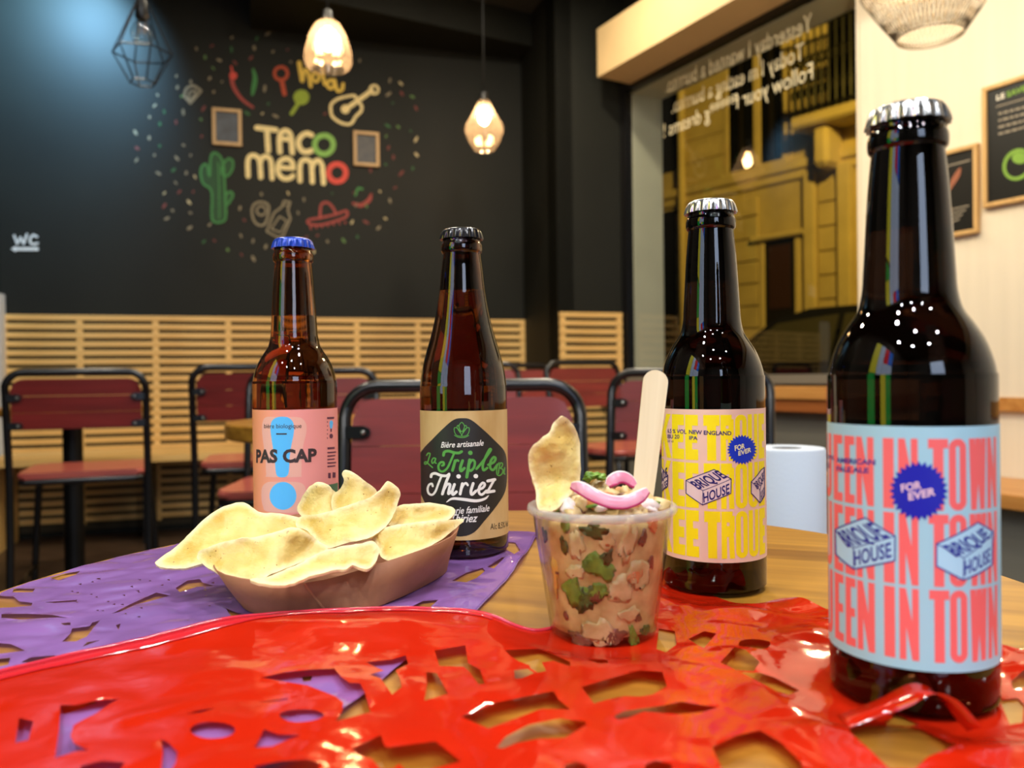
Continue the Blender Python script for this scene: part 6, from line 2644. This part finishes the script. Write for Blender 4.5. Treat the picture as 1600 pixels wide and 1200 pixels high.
m_herb = mat('coriander_green', (60, 104, 26), rough=0.45, col2=(128, 164, 58), vscale=160)
m_herbd = mat('coriander_dark_green', (36, 62, 24), rough=0.45, col2=(70, 100, 40), vscale=150)
m_fish = mat('pale_fish', (190, 158, 100), rough=0.35, col2=(230, 202, 148), vscale=140, sss=0.3)
m_tom = mat('tomato_dice', (206, 120, 70), rough=0.3, col2=(224, 150, 96), vscale=90)
m_bean = mat('brown_bean', (104, 62, 44), rough=0.3, col2=(134, 86, 62), vscale=90)
m_onion = mat('pink_onion', (214, 120, 146), rough=0.25, col2=(232, 168, 184), vscale=40, sss=0.2)
m_oskin = mat('magenta_onion_skin', (176, 50, 96), rough=0.25)
m_onion2 = mat('onion_white', (232, 214, 206), rough=0.3, sss=0.2)
s5 = 2.553
for i, (nm, x, y, w, h, m, rot) in enumerate([
    ('herb_leaf', 335, 665, 95, 60, m_herbd, .2), ('herb_leaf', 200, 720, 32, 60, m_herbd, 0), ('herb_leaf', 345, 810, 110, 70, m_herb, .5), ('herb_leaf', 385, 770, 50, 60, m_herbd, .2),
    ('herb_leaf', 235, 900, 105, 90, m_herb, .3), ('herb_leaf', 290, 930, 90, 100, m_herbd, .2), ('herb_leaf', 350, 905, 70, 50, m_herb, .2), ('herb_leaf', 205, 640, 30, 70, m_herb, 0),
    ('herb_leaf', 490, 1085, 36, 100, m_herb, -.3), ('herb_leaf', 540, 1060, 50, 40, m_herbd, .3), ('fish_flake', 470, 700, 70, 150, m_fish, .2), ('fish_flake', 380, 700, 60, 90, m_fish, -.3),
    ('fish_flake', 520, 830, 110, 130, m_fish, .5), ('fish_flake', 440, 900, 110, 110, m_fish, .2), ('fish_flake', 255, 720, 60, 120, m_fish, 0), ('fish_flake', 350, 1070, 120, 100, m_fish, .2),
    ('tomato_dice', 575, 645, 60, 60, m_tom, 0), ('tomato_dice', 500, 840, 70, 60, m_tom, .3), ('bean', 405, 1085, 85, 75, m_bean, .2), ('bean', 270, 1100, 100, 55, m_bean, .25), ('bean', 530, 690, 40, 60, m_bean, 0),
    ('bean', 335, 930, 50, 50, m_bean, 0), ('bean', 565, 790, 30, 50, m_bean, 0), ('bean', 120, 680, 40, 60, m_herbd, 0), ('bean', 510, 1010, 36, 40, m_bean, 0), ('bean', 205, 1000, 24, 40, m_bean, 0),
    ('fish_flake', 250, 830, 70, 60, m_fish, 0), ('fish_flake', 480, 1000, 80, 60, m_fish, 0), ('tomato_dice', 160, 830, 40, 160, mat('mango_yellow', (224, 178, 84), rough=0.35), 0),
        ('bean', 170, 830, 18, 20, m_bean, 0), ('bean', 590, 970, 24, 40, m_bean, 0)]):
    pressed(nm, 800 + x / s5, 570 + y / s5, w / s5, h / s5, m, i + 1, rot=rot)
# heap on top
rng = random.Random(21)
for k in range(58):
    a = rng.uniform(0, math.tau)
    r = math.sqrt(rng.random()) * 0.029
    z = CH - 0.002 + 0.009 * (1 - (r / 0.030) ** 2) * rng.uniform(0.5, 1.0)
    kind = rng.choice(['fish_flake'] * 5 + ['tomato_dice'] * 2 + ['herb_leaf'] * 2 + ['onion_dice'] * 2 + ['bean'])
    m = {'fish_flake': m_fish, 'tomato_dice': m_tom, 'herb_leaf': m_herb, 'onion_dice': m_onion2, 'bean': m_bean}[kind]
    s = rng.uniform(0.0028, 0.0055)
    bm = bmesh.new()
    sh = (s * rng.uniform(.8, 1.4), s * rng.uniform(.7, 1.2), s * rng.uniform(.5, .9)) if kind != 'herb_leaf' else (s * 1.2, s, s * .3)
    lump(bm, (0, 0, 0), sh, k + 40, 2, 0.5)
    bm.transform(Matrix.Translation((r * math.cos(a), r * math.sin(a), z - 0.002)) @ Matrix.Rotation(rng.uniform(0, 6), 4, 'Z') @ Matrix.Rotation(rng.uniform(-.5, .5), 4, 'X'))
    obj(kind, bm, m, CEV, smooth=True)


def kz(x, y):
    return (800 + x / s5, 570 + y / s5)


# green sprig, then the onion ring pieces lying on top
for (x, y, w, h, sd) in ((320, 440, 60, 26, 3), (355, 447, 60, 24, 4), (300, 452, 40, 24, 5)):
    q = P(*kz(x, y), 0.405)
    bm = bmesh.new()
    lump(bm, (0, 0, 0), (w / 2 / s5 * .397 / FPX, 0.005, h / 2 / s5 * .397 / FPX), sd, 3, 0.8)
    o = obj('herb_leaf', bm, m_herb, CEV, smooth=True)
    o.location = q - CEV.location


def strip(pts, w, th, m, name, label):
    """a bent flat band with a darker skin along its lower edge: pts (px, py, depth)"""
    path = smooth_path([P(*kz(x, y), d) for x, y, d in pts], 7)
    n = len(path)
    bm = bmesh.new()
    rings, low, high = [], [], []
    prof = [(-.5, -.35), (-.46, -.5), (.46, -.5), (.5, -.35), (.5, .35), (.46, .5), (-.46, .5), (-.5, .35)]
    for i, p in enumerate(path):
        t = (path[min(i + 1, n - 1)] - path[max(i - 1, 0)]).normalized()
        up = Vector((0, 0.45, 1))
        up = (up - t * up.dot(t)).normalized()
        sd = t.cross(up).normalized()
        e = 1.0 - 0.6 * abs(2 * i / (n - 1) - 1) ** 5
        rings.append([bm.verts.new(p + up * (a * w * e) + sd * (q * th)) for a, q in prof])
        low.append(p - up * (0.5 * w * e))
        high.append(p + up * (0.5 * w * e))
    K_ = len(prof)
    for a, b in zip(rings[:-1], rings[1:]):
        for k in range(K_):
            bm.faces.new((a[k], a[(k + 1) % K_], b[(k + 1) % K_], b[k]))
    bm.faces.new(rings[0][::-1])
    bm.faces.new(rings[-1])
    bmesh.ops.recalc_face_normals(bm, faces=bm.faces[:])
    t = empty(name, path[0], label, 'onion', 'pickled onion slices on the ceviche')
    obj('flesh', bm, m, t, smooth=True, angle=50, world_space=True)
    bm = bmesh.new()
    tube(bm, low, 0.0008, 8)
    obj('skin_edge', bm, m_oskin, t, smooth=True, world_space=True)
    bm = bmesh.new()
    tube(bm, high, 0.0007, 8)
    obj('inner_edge', bm, m_onion2, t, smooth=True, world_space=True)
    return t


strip([(238, 482, .376), (275, 492, .371), (330, 522, .368), (390, 545, .367), (450, 548, .368), (505, 528, .370), (540, 502, .374)], 0.0052, 0.0014, m_onion, 'onion_slice',
      'larger curved pink onion slice draped across the front of the ceviche')
strip([(384, 482, .384), (400, 462, .384), (430, 448, .385), (462, 456, .386), (490, 482, .386)], 0.0050, 0.0014, m_onion, 'onion_slice',
      'smaller arched pink onion slice beside the wooden stick')
chip([kz(*p) for p in ((205, 205), (240, 235), (265, 285), (272, 330), (271, 470), (240, 510), (205, 545), (170, 582), (105, 577), (95, 500), (70, 420), (68, 345), (110, 300), (150, 265), (165, 232))],
     0.384, 0.006, 0.004, 'single tortilla chip standing upright in the cup of ceviche', 12, group='tortilla chips in the tray')
# wooden stick
m_stick = wood('birch_stick', (214, 192, 150), (232, 214, 176), rough=0.55, scale=8, along='z')
pA_, pB_ = P(*kz(519, 540), 0.400), P(*kz(572, 68), 0.412)
ax = (pB_ - pA_)
L = ax.length
zx = ax.normalized()
xx = (Vector((1, 0, 0)) - zx * zx.x).normalized()
yy = zx.cross(xx)
wb, wt = 0.0058, 0.0064
prof_ = [(-wb * .9, 0), (-wb, L * .3), (-wt, L - 0.001)] + [(-wt * math.cos(t), L + wt * 0.95 * math.sin(t)) for t in [R(q) for q in range(10, 180, 14)]] + [(wt, L - 0.001), (wb, L * .3), (wb * .9, 0)]
bm = bmesh.new()
va = [bm.verts.new((x, -0.0008, z)) for x, z in prof_]
vb = [bm.verts.new((x, 0.0008, z)) for x, z in prof_]
bm.faces.new(va)
bm.faces.new(vb[::-1])
for i in range(len(prof_)):
    j = (i + 1) % len(prof_)
    bm.faces.new((va[i], va[j], vb[j], vb[i]))
bmesh.ops.recalc_face_normals(bm, faces=bm.faces[:])
o = obj('wooden_stick', bm, m_stick)
Mr = Matrix((xx, yy, zx)).transposed()
o.matrix_world = Matrix.Translation(pA_) @ Mr.to_4x4()
tag(o, 'flat pale wooden stick with rounded end standing in the ceviche', 'spatula')
